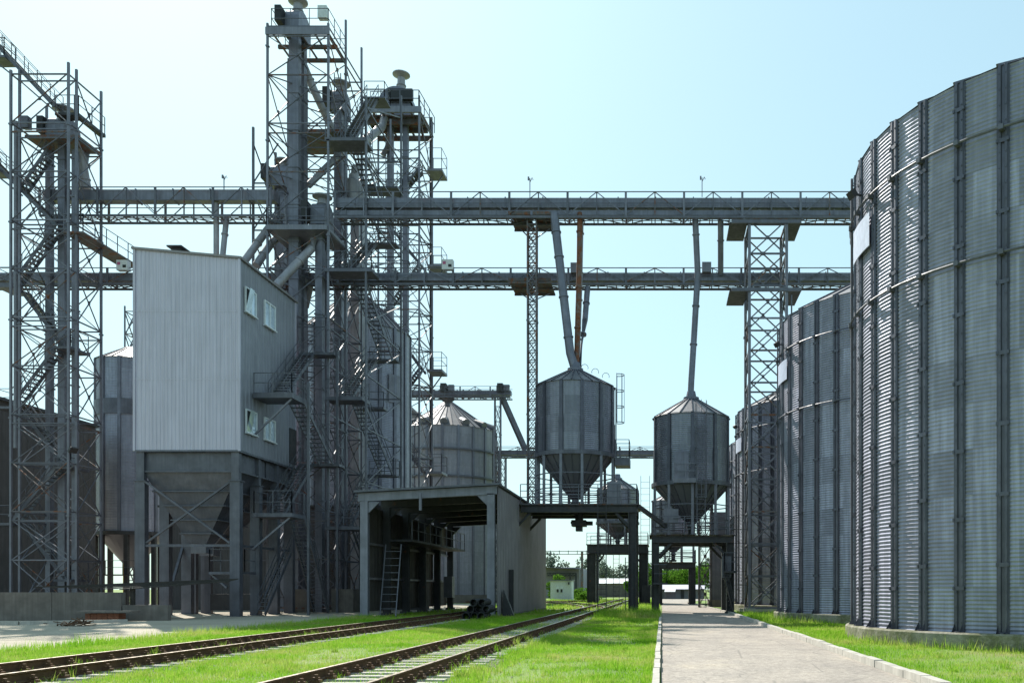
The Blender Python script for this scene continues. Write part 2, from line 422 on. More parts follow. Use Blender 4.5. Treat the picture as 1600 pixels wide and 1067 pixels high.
def kerb(name, pts, w=.15, h=.12, mat='conc_lt'):
    m = MB(); pts = [Vector(p) for p in pts]
    for a, b in zip(pts[:-1], pts[1:]):
        L = (b-a).length; n = max(1, int(L)); 
        for i in range(n):
            p = a.lerp(b, (i+.006)/n); q = a.lerp(b, (i+.994)/n); j = random.uniform(-.012, .012); s = Vector((random.uniform(-.008, .008), 0, 0))
            m.beam(p+Vector((0, 0, h/2+j))+s, q+Vector((0, 0, h/2+j))+s, w, h+.06)
    return struct(m.build(name, M[mat]))
kerb('kerb', [(RL-.08, 10, 0), (RL-.08, 52, 0)], .11, .08)
kerb('kerb', [(RR+.09, 10, 0), (RR+.09, 33, 0), (RR+.05, 53, 0)], .17, .12)
kerb('kerb', [(RR+.1, 54, 0), (3.45, 75, 0), (2.8, 100, 0)], .15, .1)
kerb('yard_kerb', [(-34, 35.6, 0), (-27, 37.6, 0), (-24, 40.2, 0)], .2, .12)

# railway tracks -----------------------------------------------------------------
RAILP = [(-.068, 0), (.068, 0), (.068, .014), (.012, .03), (.012, .125), (.035, .138), (.035, .168), (-.035, .168), (-.035, .138), (-.012, .125), (-.012, .03), (-.068, .014)]
def rail(root, pts, z=.05):
    m = MB(); n = len(RAILP); pts = [Vector(p) for p in pts]; o = 0
    for i, p in enumerate(pts):
        d = (pts[min(i+1, len(pts)-1)]-pts[max(i-1, 0)]); d.z = 0; d.normalize(); s = Vector((d.y, -d.x, 0))
        m.v += [tuple(p+s*a+Vector((0, 0, z+b))) for a, b in RAILP]
    for i in range(len(pts)-1):
        for k in range(n):
            k2 = (k+1) % n; m.f.append((i*n+k, i*n+k2, (i+1)*n+k2, (i+1)*n+k)); m.m.append(1 if k == 6 else 0)
    m.f.append(tuple(range(n))[::-1]); m.m.append(0)
    return m.build('rail', [M['rail_side'], M['rail_top']], root)
def sleeper_proto(root):
    m = MB(); m.add([(-1.3, -.12, -.08), (1.3, -.12, -.08), (1.3, .12, -.08), (-1.3, .12, -.08), (-1.27, -.10, .04), (1.27, -.10, .04), (1.27, .10, .04), (-1.27, .10, .04)],
                    [(0, 3, 2, 1), (4, 5, 6, 7), (0, 1, 5, 4), (1, 2, 6, 5), (2, 3, 7, 6), (3, 0, 4, 7)])
    o = parent_loc(root); m.v = [(a+o[0], b+o[1], c+o[2]) for a, b, c in m.v]
    s = m.build('sleeper', M['conc_lt'], root)
    for g in (-.735, .735):
        c = MB().box(g-.2, -.075, .030, g+.2, .075, .048)
        for q in (-.13, .13):
            x = g+q; c.box(x-.07, -.07, .041, x+.07, .07, .085).tube([(x, 0, .08), (x, 0, .17)], .03, 6).box(x-.05, -.035, .10, x+.05, .035, .125)
        c.v = [(a+o[0], b+o[1], e+o[2]) for a, b, e in c.v]
        c.build('rail_fastening', M['rail_side'], s)
    return s
def track(label, xc, y0, y1, n, far=None):
    root = thing('railway_track', label, 'railway track', (xc, y0, 0), 'railway tracks through the grass')
    for g in (-.735, .735): rail(root, [(xc+g, y, 0) for y in np.linspace(y0, y1, 12)])
    sp = sleeper_proto(root); k = 0; st = MB()
    ys = list(np.arange(y0+.3, y1, .62))
    for i, y in enumerate(ys):
        if i == 0: continue
        if i < n:
            c = copy_tree(sp, root); c.location = (random.uniform(-.03, .03), i*.62, random.uniform(-.012, .006)); c.rotation_euler.z = random.uniform(-.02, .02)
        else: st.box(xc-1.28, y-.1, -.05, xc+1.28, y+.1, .04)
    if st.v: st.build('sleeper', M['conc_lt'], root)['kind'] = 'stuff'
    return root
track('railway track on pale sleepers running into the open dark shed', -10.73, 11, 68, 92)
track('railway track beside the lawn passing under the hopper bin platform', -4.79, 9, 130, 98)
bt = thing('railway_track', 'curved siding branching off to the left beside the white cabin', 'railway track', (-6, 60, 0), 'railway tracks through the grass')
for g in (-.75, .75): rail(bt, [(-4.8+g-24*((y-62)/70)**1.6, y, 0) for y in np.linspace(62, 132, 20)])
bt2 = thing('railway_track', 'far siding crossing the grass in front of the white cabin', 'railway track', (-12, 90, 0), 'railway tracks through the grass')
for g in (-.75, .75): rail(bt2, [(-40+x, 88+g+x*.45, 0) for x in np.linspace(0, 36, 14)])
for xc, y0, y1 in ((-10.73, 11, 66), (-4.79, 9, 120)):
    o = grid('track_bed', xc-1.5, y0, xc+1.5, y1, .006, M['ballast'], 1, 80, .1)

# ------------------------------------------------------------------ big silos on the right
SR = 6.35; ZE = 14.2; ZB = .42
def silo_center(px, T):
    th = math.atan2(px-VX, FP); Pt = Vector(((px-VX)/FP*T, T)); return (Pt.x+SR*math.cos(th), Pt.y-SR*math.sin(th))
def silo(c, label):
    root = thing('grain_silo', label, 'grain silo', (c[0], c[1], 0), 'row of large corrugated silos on the right')
    b = MB().lathe([(SR+.32, -.2), (SR+.32, ZB-.04), (SR+.28, ZB), (0, ZB)], c, 72); b.build('concrete_base', M['conc_moss'], root)
    corr_wall('wall', c, SR, ZB, ZE, M['wall1'], root)
    a_off = math.radians(A_OFF)
    for k in range(36):
        a = a_off+2*PI*k/36; d = Vector((math.cos(a), math.sin(a), 0)); s = Vector((-d.y, d.x, 0)); o = Vector((c[0], c[1], 0)); m = MB()
        for q in (-1, 1):
            pr = [(.02, .0), (.045, .055), (.11, .055), (.135, .0)]
            for (u0, h0), (u1, h1) in zip(pr[:-1], pr[1:]):
                A = o+s*u0*q+d*(SR+.012+h0); B = o+s*u1*q+d*(SR+.012+h1)
                m.quad(A+Vector((0, 0, ZB)), B+Vector((0, 0, ZB)), B+Vector((0, 0, ZE)), A+Vector((0, 0, ZE)))
        m.beam(o+d*(SR+.02)+Vector((0, 0, ZB)), o+d*(SR+.02)+Vector((0, 0, ZE)), .31, .012, tuple(d))
        z = ZB+1.1+.57*(k % 2)
        while z < ZE-.3:
            m.beam(o+d*(SR+.066)+Vector((0, 0, z-.05)), o+d*(SR+.066)+Vector((0, 0, z+.05)), .30, .02, tuple(d))
            for q in (-.13, .13): m.beam(o+d*(SR+.07)+s*q+Vector((0, 0, z-.04)), o+d*(SR+.07)+s*q+Vector((0, 0, z+.04)), .05, .05, tuple(d))
            z += 1.71
        for zz in np.arange(ZB+.25, ZE, .38):
            for q in (-.078, .078): m.beam(o+d*(SR+.06)+s*q+Vector((0, 0, zz)), o+d*(SR+.085)+s*q+Vector((0, 0, zz)), .03)
        m.box(o.x+d.x*(SR+.1)-.09, o.y+d.y*(SR+.1)-.09, ZB, o.x+d.x*(SR+.1)+.09, o.y+d.y*(SR+.1)+.09, ZB+.03)
        for q in (-1, 1): m.add([o+s*.11*q+d*(SR+.03)+Vector((0, 0, ZB)), o+s*.11*q+d*(SR+.22)+Vector((0, 0, ZB)), o+s*.11*q+d*(SR+.03)+Vector((0, 0, ZB+.28))], [(0, 1, 2)])
        m.build('stiffener', M['stiff_shaded'], root)
    for z in (9.62, 12.62):
        m = MB(); rings(m, c, SR+.17, z, .032)
        for k in range(36):
            a = a_off+2*PI*k/36; d = Vector((math.cos(a), math.sin(a), 0)); o = Vector((c[0], c[1], z)); m.beam(o+d*(SR+.05), o+d*(SR+.22), .12, .12)
        m.build('wind_ring', M['steel'], root, True)
    cone_roof(root, c, SR, ZE, ZE+3.1, 36, M['roof'], .6, .07, .06)
    MB().lathe([(.75, ZE+3.0), (.75, ZE+3.4), (0, ZE+3.5)], c, 16).build('roof_collar', M['galv'], root)
    # plain pale plate on the flank
    a0, a1 = R_(177), R_(191); m = MB(); n = 8
    m.lathe([(SR+.12, 11.25), (SR+.15, 11.25), (SR+.15, 12.2), (SR+.12, 12.2)], c, n, a0, a1); m.build('sign_panel', M['plate'], root)
    a = R_(182); floodlight(root, (c[0]+math.cos(a)*SR, c[1]+math.sin(a)*SR, 13.1), (-1, -.3), .3)
    m = MB(); a = R_(170)
    m.beam((c[0]+math.cos(a)*(SR+.12), c[1]+math.sin(a)*(SR+.12), ZB), (c[0]+math.cos(a)*(SR+.12), c[1]+math.sin(a)*(SR+.12), ZE), .07); m.build('cable_duct', M['steel'], root)
    return root
C1 = silo_center(1337, 28.0)
# angle of the stiffener seen at px 1500
def ray_ang(px, C):
    k = (px-VX)/FP; A = k*k+1; B = -2*(k*C[0]+C[1]); Cc = C[0]**2+C[1]**2-SR**2
    Yz = (-B-math.sqrt(B*B-4*A*Cc))/(2*A); return math.degrees(math.atan2(Yz-C[1], k*Yz-C[0]))
A_OFF = ray_ang(1500, C1) % 10
s1 = silo(C1, 'nearest and largest corrugated grain silo, at the right edge of the photo')
for px, T, rz, lab in ((1219, 44.0, 3, 'second grain silo from the right, partly hidden behind the nearest one'),
                       (1152, 65.5, 5, 'third grain silo, standing behind the square lattice tower'),
                       (1138, 80.5, 2, 'farthest grain silo, a thin strip left of the third one')):
    c = silo_center(px, T); k = copy_tree(s1); k.location = (c[0], c[1], 0); k.rotation_euler.z = R_(rz); k['label'] = lab

# ------------------------------------------------------------------ hopper bins on gantries
def bin_(label, cx, cy, R, z0, z1, za, zt, zleg, n=12, mat=None, legs=8, hatch=False):
    root = thing('hopper_bin', label, 'hopper bin', (cx, cy, zleg), 'hopper bins on steel gantries'); c = (cx, cy)
    corr_wall('wall', c, R, z0, z1, M['wall2'], root, .12, .012, 4, 72)
    for k in range(n):
        a = 2*PI*(k+.5)/n; d = Vector((math.cos(a), math.sin(a), 0)); o = Vector((cx, cy, 0))
        m = MB().beam(o+d*(R+.05)+Vector((0, 0, z0)), o+d*(R+.05)+Vector((0, 0, z1)), .2, .06, tuple(d))
        m.beam(o+d*(R+.09)+Vector((0, 0, z0)), o+d*(R+.09)+Vector((0, 0, z0+(z1-z0)*.48)), .26, .04, tuple(d))
        m.build('stiffener', M['stiff_shaded'], root)
    m = MB().lathe([(R+.02, z0-.22), (R+.16, z0-.22), (R+.16, z0+.02), (R+.02, z0+.02)], c, 48); m.build('ring_beam', M['steel'], root)
    h = MB().lathe([(R-.02, z0-.15), (.22, zt), (.22, zt-.25)], c, 24).build('hopper', M['wall3'], root)
    sm = MB()
    for k in range(24):
        a = 2*PI*k/24; d = Vector((math.cos(a), math.sin(a), 0)); o = Vector((cx, cy, 0)); sm.beam(o+d*(R)+Vector((0, 0, z0-.17)), o+d*.26+Vector((0, 0, zt)), .03, .05)
    sm.build('hopper_seam', M['galv'], h)
    MB().lathe([(.3, zt-.2), (.3, zt-.3), (.2, zt-.32), (.2, zt-.75), (.32, zt-.8), (.32, zt-.95), (0, zt-.95)], c, 12).build('outlet', M['steel_dk'], h)
    cone_roof(root, c, R, z1, za-.15, 2*n, M['roof'], .35, .05, .1)
    MB().lathe([(.5, za-.22), (.5, za-.05), (.34, za-.02), (.26, za+.35), (0, za+.35)], c, 16).build('roof_collar', M['galv'], root)
    for k in range(legs):
        a = 2*PI*(k+.5)/legs; x = cx+math.cos(a)*(R+.05); y = cy+math.sin(a)*(R+.05)
        m = MB().box(x-.08, y-.08, zleg, x+.08, y+.08, z0-.22).box(x-.14, y-.14, zleg, x+.14, y+.14, zleg+.03); m.build('leg', M['steel_post'], root)
    m = MB()
    for z in (zleg+.55, zleg+1.0, zleg+1.9):
        m = MB(); pts = [(cx+math.cos(2*PI*(k+.5)/legs)*(R+.05), cy+math.sin(2*PI*(k+.5)/legs)*(R+.05), z) for k in range(legs)]
        for a, b in zip(pts, pts[1:]+pts[:1]): m.beam(a, b, .06)
        m.build('leg_tie', M['steel'], root)
    return root
def gantry(label, x0, x1, y0, y1, z, leg=.45, posts=None, brace=True, rail_=True, beam_h=.5, corr=False, rusty=True):
    root = thing('steel_gantry', label, 'gantry', ((x0+x1)/2, (y0+y1)/2, 0), 'steel gantries under the hopper bins')
    for (x, y) in posts or [(x0+leg/2, y0+leg/2), (x1-leg/2, y0+leg/2), (x0+leg/2, y1-leg/2), (x1-leg/2, y1-leg/2)]:
        m = MB(); w = leg/2      # H section
        m.box(x-w, y-w, 0, x-w+.05, y+w, z-beam_h).box(x+w-.05, y-w, 0, x+w, y+w, z-beam_h).box(x-w+.05, y-.04, 0, x+w-.05, y+.04, z-beam_h)
        m.box(x-w-.08, y-w-.08, 0, x+w+.08, y+w+.08, .12)
        m.build('leg', M['steel_dk'], root)
        if brace:
            for sx in (-1, 1):
                xe = x+sx*1.0
                if x0 < xe-.3 and xe < x1: MB().beam((x+sx*w, y, z-beam_h-.8), (xe, y, z-beam_h-.01), .16, .16).build('knee_brace', M['steel_dk'], root)
    for y in (y0+.1, y1-.1, (y0+y1)/2):
        m = MB().box(x0, y-.1, z-beam_h, x1, y+.1, z-beam_h+.06).box(x0, y-.1, z-.12, x1, y+.1, z-.06).box(x0, y-.02, z-beam_h+.06, x1, y+.02, z-.12)
        m.build('main_beam', M['steel_dk'], root)
    nb = max(3, int((x1-x0)/.9))
    for i in range(nb+1):
        x = x0+.06+(x1-x0-.12)*i/nb
        for ya, yb in ((y0+.201, (y0+y1)/2-.101), ((y0+y1)/2+.101, y1-.201)): MB().box(x-.05, ya, z-.3, x+.05, yb, z-.062).build('joist', M['steel_dk'], root)
    dk = MB()
    if corr:
        n = int((x1-x0+.3)/.11); 
        for i in range(n):
            xa = x0-.15+i*.11; dk.quad((xa, y0-.15, z-.02), (xa+.055, y0-.15, z+.05), (xa+.055, y1+.1, z+.05), (xa, y1+.1, z-.02)); dk.quad((xa+.055, y0-.15, z+.05), (xa+.11, y0-.15, z-.02), (xa+.11, y1+.1, z-.02), (xa+.055, y1+.1, z+.05))
        dk.build('deck', M['steel_dk'], root)
    else: dk.box(x0-.1, y0-.1, z-.058, x1+.1, y1+.1, z+.02).build('deck', M['steel_rust'] if rusty else M['steel_dk'], root)
    if rail_:
        for pts in ([(x0, y0-.05, z+.02), (x1, y0-.05, z+.02)], [(x1, y0-.05, z+.02), (x1, y1, z+.02)], [(x0, y1, z+.02), (x1, y1, z+.02)]):
            r = MB(); railing(r, pts, 1.15, 1.1, .025, (1.0, .66, .33)); r.build('railing', M['steel'], root)
    return root
# bin 1 over the track
Y1 = 54.0
g1 = gantry('wide gantry with rusty deck edge spanning from the shed wall over the railway track', -8.55, -1.55, Y1, Y1+5, PZ(787, Y1), .48, [(-1.82, Y1+.25), (-1.82, Y1+4.7), (-8.98, Y1+.25), (-8.98, Y1+4.7)])
b1 = bin_('larger grey hopper bin on the wide gantry next to the shed, fed by three pipes', PX(899, 56.4), 56.4, 2.42, PZ(712, 56.4), PZ(606, 56.4), PZ(575, 56.4), PZ(780, 56.4), PZ(787, Y1)+.02, 12, None, 12)
m = MB(); x, z = PX(905, 56.4), PZ(795, 56.4)
m.tube([(x, 56.4, z), (x, 56.4, z-.75)], .26, 12).box(x-.45, 55.9, z-1.1, x+.45, 56.9, z-.72).box(x-.2, 56.1, z-1.4, x+.2, 56.7, z-1.1).tube([(x+.45, 56.4, z-.9), (x+.85, 56.4, z-.9)], .14, 10).box(x-.5, 56.0, z-.95, x-.45, 56.8, z-.8)
m.build('loading_spout', M['steel_dk'], g1)
la = ladder(g1, (PX(943, 55), 53.6, 0), (PX(943, 55), 53.6, PZ(790, Y1)+1.0), .5, (0, -1, 0), False, 'steel_dk')
m = MB().box(PX(951, 56), 54.3, 6.6, PX(972, 56), 54.8, 8.0); m.build('control_cabinet', M['steel_lt'], g1)
xr = PX(961, 56.4)
platform(b1, xr+.02, 55.6, xr+.95, 57.2, PZ(717, 56.4), 'FRB', 'steel', .5)
ladder(b1, (xr+.06, 56.4, PZ(715, 56.4)), (xr+.06, 56.4, PZ(607, 56.4)), .45, (1, 0, 0), True)
for t in (.25, .55, .85):     # hoops of the roof ladder
    r = 2.5*(1-t)+.3; a = R_(-25); c = Vector((b1.location.x+math.cos(a)*r, 56.4+math.sin(a)*r, PZ(606, 56.4)+1.15*t+.12))
    MB().tube([c+Vector((.22*math.cos(q), 0, .22*math.sin(q)+.1)) for q in np.linspace(-.4, PI+.4, 9)], .018, 5).build('ladder_hoop', M['steel'], b1)
# bin 2 over the road
Y2 = 55.0
g2 = gantry('gantry with corrugated roof edge straddling the road', PX(1018, Y2), PX(1147, Y2), Y2, Y2+5, PZ(836, Y2), .46, None, True, True, .45, True)
b2 = bin_('hopper bin on the gantry straddling the road, with ladder up its front', PX(1080, 57.4), 57.4, 2.4, PZ(757, 57.4), PZ(654, 57.4), PZ(620, 57.4), PZ(818, 57.4), PZ(836, Y2)+.05, 10, None, 10)
xl = PX(1095, 55.3); ladder(b2, (xl, 54.85, PZ(836, Y2)+.1), (xl, 54.85, PZ(650, 55)), .5, (0, -1, 0), True)
m = MB(); x0, x1, ya = PX(1054, 54.9), PX(1076, 54.9), 54.85
m.box(x0, ya-.05, PZ(748, 55), x1, ya+.05, PZ(705, 55)); m.build('patch_panel', M['galv'], b2)
m = MB().box(PX(1052, 55), 54.55, PZ(755, 55), PX(1090, 55), 54.9, PZ(748, 55)); pk = m.build('small_platform', M['steel_lt'], b2)
m = MB(); railing(m, [(PX(1053, 55), 54.6, PZ(748, 55)), (PX(1089, 55), 54.6, PZ(748, 55))], .9, .7); m.build('railing', M['steel_lt'], pk)
MB().box(PX(1037, 55.4), 55.3, PZ(817, 55.4), PX(1060, 55.4), 55.6, PZ(795, 55.4)).build('control_cabinet', M['steel_lt'], g2)
MB().box(PX(1128, 54.6), 54.3, 2.2, PX(1142, 54.6), 54.65, 3.5).build('control_cabinet', M['steel'], g2)
platform(g2, PX(1131, 54), 53.9, PX(1150, 54), 54.9, 2.6, 'FL', 'steel_dk', .12)
flight(g2, (PX(1146, 54), 54.4, .1), (PX(1131, 54), 54.4, 2.55), .6, 'steel_dk', (0, 1, 0))
platform(g2, PX(1020, 54.6), 53.9, PX(1043, 54.6), 54.9, PZ(910, 54.4), 'FRL', 'steel_dk', .1)
# slanting duct between the two gantries
m = MB().beam((-1.5, 54.2, PZ(787, 54)-.1), (0.3, 55.2, PZ(836, 55)+.5), .2, .25); tag(recenter(m.build('cable_tray', M['steel_dk'])), 'slanting cable tray joining the two near gantries', 'cable tray')
ladder(g1, (PX(985, 53.7)-.1, 54.0-.3, .0), (PX(985, 53.7)-.1, 53.7, 3.4), .4, (0, -1, 0), False, 'steel_dk')
# the two bins behind
Y3 = 92.0
g3 = gantry('far gantry over the tracks behind the wide one', PX(917, Y3), PX(1012, Y3), Y3, Y3+5, PZ(850, Y3), .9, None, True, True, .9)
bin_('smallest pale hopper bin on the far gantry over the tracks', PX(965, 94.3), 94.3, 2.15, PZ(816, 94.3), PZ(766, 94.3), PZ(746, 94.3), PZ(842, 94.3), PZ(850, Y3)+.02, 10)
ladder(g3, (PX(972, 91.5)-.6, 91.6, 0), (PX(972, 91.5)-.6, 91.6, PZ(850, Y3)+1), .6, (0, -1, 0), False, 'steel_dk', step=.4)
ladder(g3, (PX(1008, 91), 91.6, PZ(850, Y3)), (PX(1008, 91), 91.6, PZ(742, 91)), .9, (0, -1, 0), False, 'steel_lt', step=.62)
ladder(g2, (PX(1157, 57), 57, 0), (PX(1157, 57), 57, PZ(740, 57)), .85, (0, -1, 0), False, 'steel_dk', step=.85)
m = MB().box(PX(1003, 91), 91, 0, PX(1016, 91), 92.2, 1.9); m.build('pump_box', M['steel_dk'], g3)
Y4 = 86.0
g4 = gantry('low far gantry over the narrowed road', PX(1026, Y4), PX(1087, Y4), Y4, Y4+5, PZ(878, Y4), .55, None, False, True, .55)
bin_('far hopper bin half hidden behind the road gantry', PX(1052, 88.4), 88.4, 2.1, PZ(833, 88.4), PZ(783, 88.4), PZ(766, 88.4), PZ(862, 88.4), PZ(878, Y4)+.02, 10)
# lattice frame beside the road right of the gantry (access stair tower)
root = thing('access_tower', 'slim tower of ladders between the road gantry and the farther silos', 'access tower', (4.0, 72, 0))
xa, xb = PX(1093, 72), PX(1112, 72)
lattice(root, [(xa, 72, 0, 9.5), (xb, 72, 0, 9.5), (xb, 73.6, 0, 9.5), (xa, 73.6, 0, 9.5)], [(0, 1, 0), (1, 2, 1), (2, 3, 2), (3, 0, 1)], list(np.arange(.3, 9.6, 1.55)), .1, .07, .05, M['steel_dk'])
ladder(root, (xa+.3, 71.9, 0), (xa+.3, 71.9, 10), .4, (0, -1, 0), False, 'steel_dk')
root = thing('steel_column', 'wide grey duct column by the road behind the gantry', 'column', (PX(1120, 76), 76, 0))
MB().box(PX(1109, 76), 75.6, .5, PX(1133, 76), 76.6, 8).build('duct', M['steel'], root); MB().box(PX(1106, 76), 75.3, 0, PX(1136, 76), 77, .6).build('footing', M['conc'], root)

# ------------------------------------------------------------------ overhead conveyors
def conveyor(name, label, Y, x0, x1, zr, zbt, zbb, zbot, w=1.15, bay=1.85, group='overhead conveyors', tube=True, mat='steel', V=True):
    root = thing(name, label, 'conveyor', ((x0+x1)/2, Y, zbot), group)
    m = MB()
    m.box(x0, Y-.35, zbb, x1, Y+.35, zbt)
    for x in np.arange(x0+1.2, x1, 2.4): m.box(x-.035, Y-.4, zbb-.04, x+.035, Y+.4, zbt+.05)
    m.build('housing', M['pipe'], root)
    if tube:
        m = MB(); h = (zbb-zbot); m.box(x0, Y-.28, zbot+h*.35, x1, Y+.28, zbot+h*.8)
        for x in np.arange(x0+.6, x1, 2.4): m.box(x-.03, Y-.32, zbot+h*.31, x+.03, Y+.32, zbot+h*.84)
        m.build('return_housing', M['pipe'], root)
    m = MB()
    for x in np.arange(x0+.3, x1, .62): m.box(x-.03, Y-w/2+.06, zbot-.02, x+.03, Y+w/2-.06, zbot+.03)
    for yy in (Y-.12, Y+.12): m.box(x0, yy-.03, zbot+.031, x1, yy+.03, zbot+.07)
    m.build('walkway', M['steel_rust'], root)
    m = MB(); n = int((x1-x0)/bay)
    for i in range(n): 
        sg = 1 if i % 2 else -1; m.beam((x0+bay*i, Y-sg*(w/2-.08), zbot-.05), (x0+bay*(i+1), Y+sg*(w/2-.08), zbot-.05), .05)
    m.build('plan_bracing', M[mat], root)
    parts = []
    for q, yy in ((0, Y-w/2), (1, Y+w/2)):
        MB().beam((x0, yy, zr), (x1, yy, zr), .05).build('top_rail', M[mat], root)
        MB().beam((x0, yy, zbot), (x1, yy, zbot), .09, .14).build('bottom_chord', M[mat], root)
        MB().beam((x0, yy, zr-.45*(zr-zbot)), (x1, yy, zr-.45*(zr-zbot)), .04).build('middle_rail', M[mat], root)
        n = int((x1-x0)/bay); 
        for i in range(n+1):
            x = x0+bay*i
            mb = MB().beam((x, yy, zbot+.07), (x, yy, zr-.025), .07 if i % 2 else .14, .07); parts.append(('truss_post', q*1000+i, mb))
            if V and i % 2 == 0 and i+2 <= n:
                o = -.05 if q == 0 else .05
                mb = MB().beam((x+.08, yy+o, zbot+.15), (x+bay-.03, yy+o, zr-.06), .05).beam((x+2*bay-.08, yy+o, zbot+.15), (x+bay+.03, yy+o, zr-.06), .05); parts.append(('truss_brace', q*1000+i, mb))
            if i % 2 == 0: parts.append(('hanger', q*1000+i, MB().beam((x+.05, yy, zbot-.07), (x+.3, yy, zbot-.28), .06))) if q == 0 else None
    emit(root, parts, M[mat])
    return root
YU, YL = 57.5, 59.6
cu = conveyor('overhead_conveyor', 'upper overhead conveyor from the tall central tower to the big silos', YU, PX(528, YU), 17, PZ(306, YU), PZ(313, YU), PZ(328, YU), PZ(345, YU))
cl = conveyor('overhead_conveyor', 'lower overhead conveyor running the whole width of the plant', YL, -48, 17.5, PZ(423, YL), PZ(429, YL), PZ(441, YL), PZ(448, YL), 1.05, 1.9, tube=False)
cq = conveyor('overhead_conveyor', 'overhead conveyor with rusty underside between the left tower and the tall central tower', 58.0, PX(72, 58), PX(432, 58), PZ(299, 58), PZ(300, 58), PZ(316, 58), PZ(343, 58), 1.2, 1.85, tube=False)
YF = 93.5
conveyor('overhead_conveyor', 'small far conveyor passing behind the hopper bins', YF+4, PX(779, YF+4), 9, PZ(699, YF+4), PZ(704, YF+4), PZ(711, YF+4), PZ(714, YF+4), 1.2, 2.2, 'far conveyors', False)
ce = conveyor('overhead_conveyor', 'far conveyor with motors across the roof of the wide pale tank', 96, PX(628, 96), PX(799, 96), PZ(606, 96), PZ(611, 96), PZ(618, 96), PZ(622, 96), 1.5, 1.6, 'far conveyors', False)
for px in (695, 783):
    x = PX(px, 96); MB().tube([(x, 95.6, PZ(613, 96)), (x, 95.6, PZ(604, 96))], .45, 10).box(x-.3, 95.2, PZ(605, 96), x+.3, 96, PZ(601, 96)).build('drive_motor', M['steel_dk'], ce)
for px in (707, 793):
    x = PX(px, 96); MB().box(x-.3, 95.3, PZ(612, 96), x+.3, 95.7, PZ(603, 96)).build('control_cabinet', M['steel_lt'], ce)
x = PX(696, 96); MB().lathe([(.85, PZ(620, 96)), (.3, PZ(627, 96)), (.3, PZ(632, 96))], (x, 97), 10).build('drop_funnel', M['galv'], ce)
MB().beam((PX(785, 96), 96, PZ(622, 96)), (PX(821, 97.5), 97.5, PZ(703, 97.5)), .5, .5).build('chute', M['steel'], ce)
def col_tower(label, x, y, w, z1, bay, mat='steel', name='lattice_mast', pr=.08, br=.05, z0=0, group=None, d=None):
    root = thing(name, label, 'lattice mast', (x+w/2, y+w/2, z0), group); d = d or w
    lattice(root, [(x, y, z0, z1), (x+w, y, z0, z1), (x+w, y+d, z0, z1), (x, y+d, z0, z1)], [(0, 1, 0), (1, 2, 1), (2, 3, 2), (3, 0, 1)], list(np.arange(z0+.15, z1, bay)), pr, br, br, M[mat], gus=False)
    return root
col_tower('thin far mast holding up the conveyor above the pale tank', PX(772, 95.2), 95.4, .6, PZ(622, 96), 1.6, pr=.1)
col_tower('short far mast under the end of the small conveyor', PX(778, 97), 97.1, .75, PZ(714, 97.5), 1.2, pr=.12)

# mast left of bin 1 with two rusty platforms
mx = PX(824, 57.2)
mast = col_tower('rust stained slender lattice mast beside the larger hopper bin', mx, 57.2, .56, PZ(338, 57.2), .62, 'steel_rust', pr=.08, br=.05, z0=PZ(787, 54)+.02)
for pa, Ya, Yb in ((333, 56.9, 59.3), (437, 58.0, 60.5)):
    z = PZ(pa, Ya)-.05
    for xa, xb in ((PX(795, Ya), PX(828, Ya)), (PX(833, Ya), PX(860, Ya))):
        p = MB().box(xa, Ya, z-.06, xb, Yb, z)
        p.build('platform', M['rust'], mast)
        for yy in (Ya+.04, (Ya+Yb)/2, Yb-.04): MB().box(xa-.03, yy-.04, z-.18, xb+.03, yy+.04, z-.061).build('platform_beam', M['steel_rust'], mast)
        MB().box(xa-.03, Ya-.05, z-.06, xb+.03, Ya-.002, z+.14).build('toe_board', M['rust'], mast)
    for xe in (PX(806, Ya), PX(853, Ya)): MB().beam((mx+.28, 57.5, z-1.5), (xe, Yb-.5, z-.19), .06).build('bracket', M['steel'], mast)
# square lattice tower by the silos
ta = thing('lattice_tower', 'square grey lattice tower in front of the third silo carrying both conveyors', 'lattice tower', (PX(1199, 57), 57.5, 0))
xa, xb = PX(1171, 56.2), PX(1229, 56.2); zt = PZ(345, 56.2)
lattice(ta, [(xa, 56.2, 0, zt), (xb, 56.2, 0, zt), (xb, 58.9, 0, zt), (xa, 58.9, 0, zt)], [(0, 1, 0), (3, 0, 1), (1, 2, 1), (2, 3, 2)], list(np.arange(.3, zt+.1, 2.02)), .17, .1, .085)
for py in (346, 452):
    Y = 56.1; z = PZ(py, Y)
    MB().box(PX(1143, Y), Y-.1, z-.14, PX(1252, Y), Y+.04, z+.08).build('support_beam', M['steel'], ta)
    MB().box(PX(1140, Y), Y+.06, z-.12, PX(1168, Y), Y+2.9, z-.02).build('side_platform', M['steel_dk'], ta)
    MB().box(PX(1232, Y), Y+.06, z-.12, PX(1252, Y), Y+2.9, z-.02).build('side_platform', M['steel_dk'], ta)
m = MB().tube([(xb+.3, 56.1, 0), (xb+.3, 56.1, PZ(460, 56))], .05, 6); m.build('cable_pipe', M['steel'], ta)
for xx in (xa, xb): MB().box(xx-.35, 55.9, 0, xx+.35, 56.6, .3).build('footing', M['conc_lt'], ta)
MB().box(xa-.4, 58.5, 0, xb+.4, 59.3, .25).build('footing', M['conc_lt'], ta)
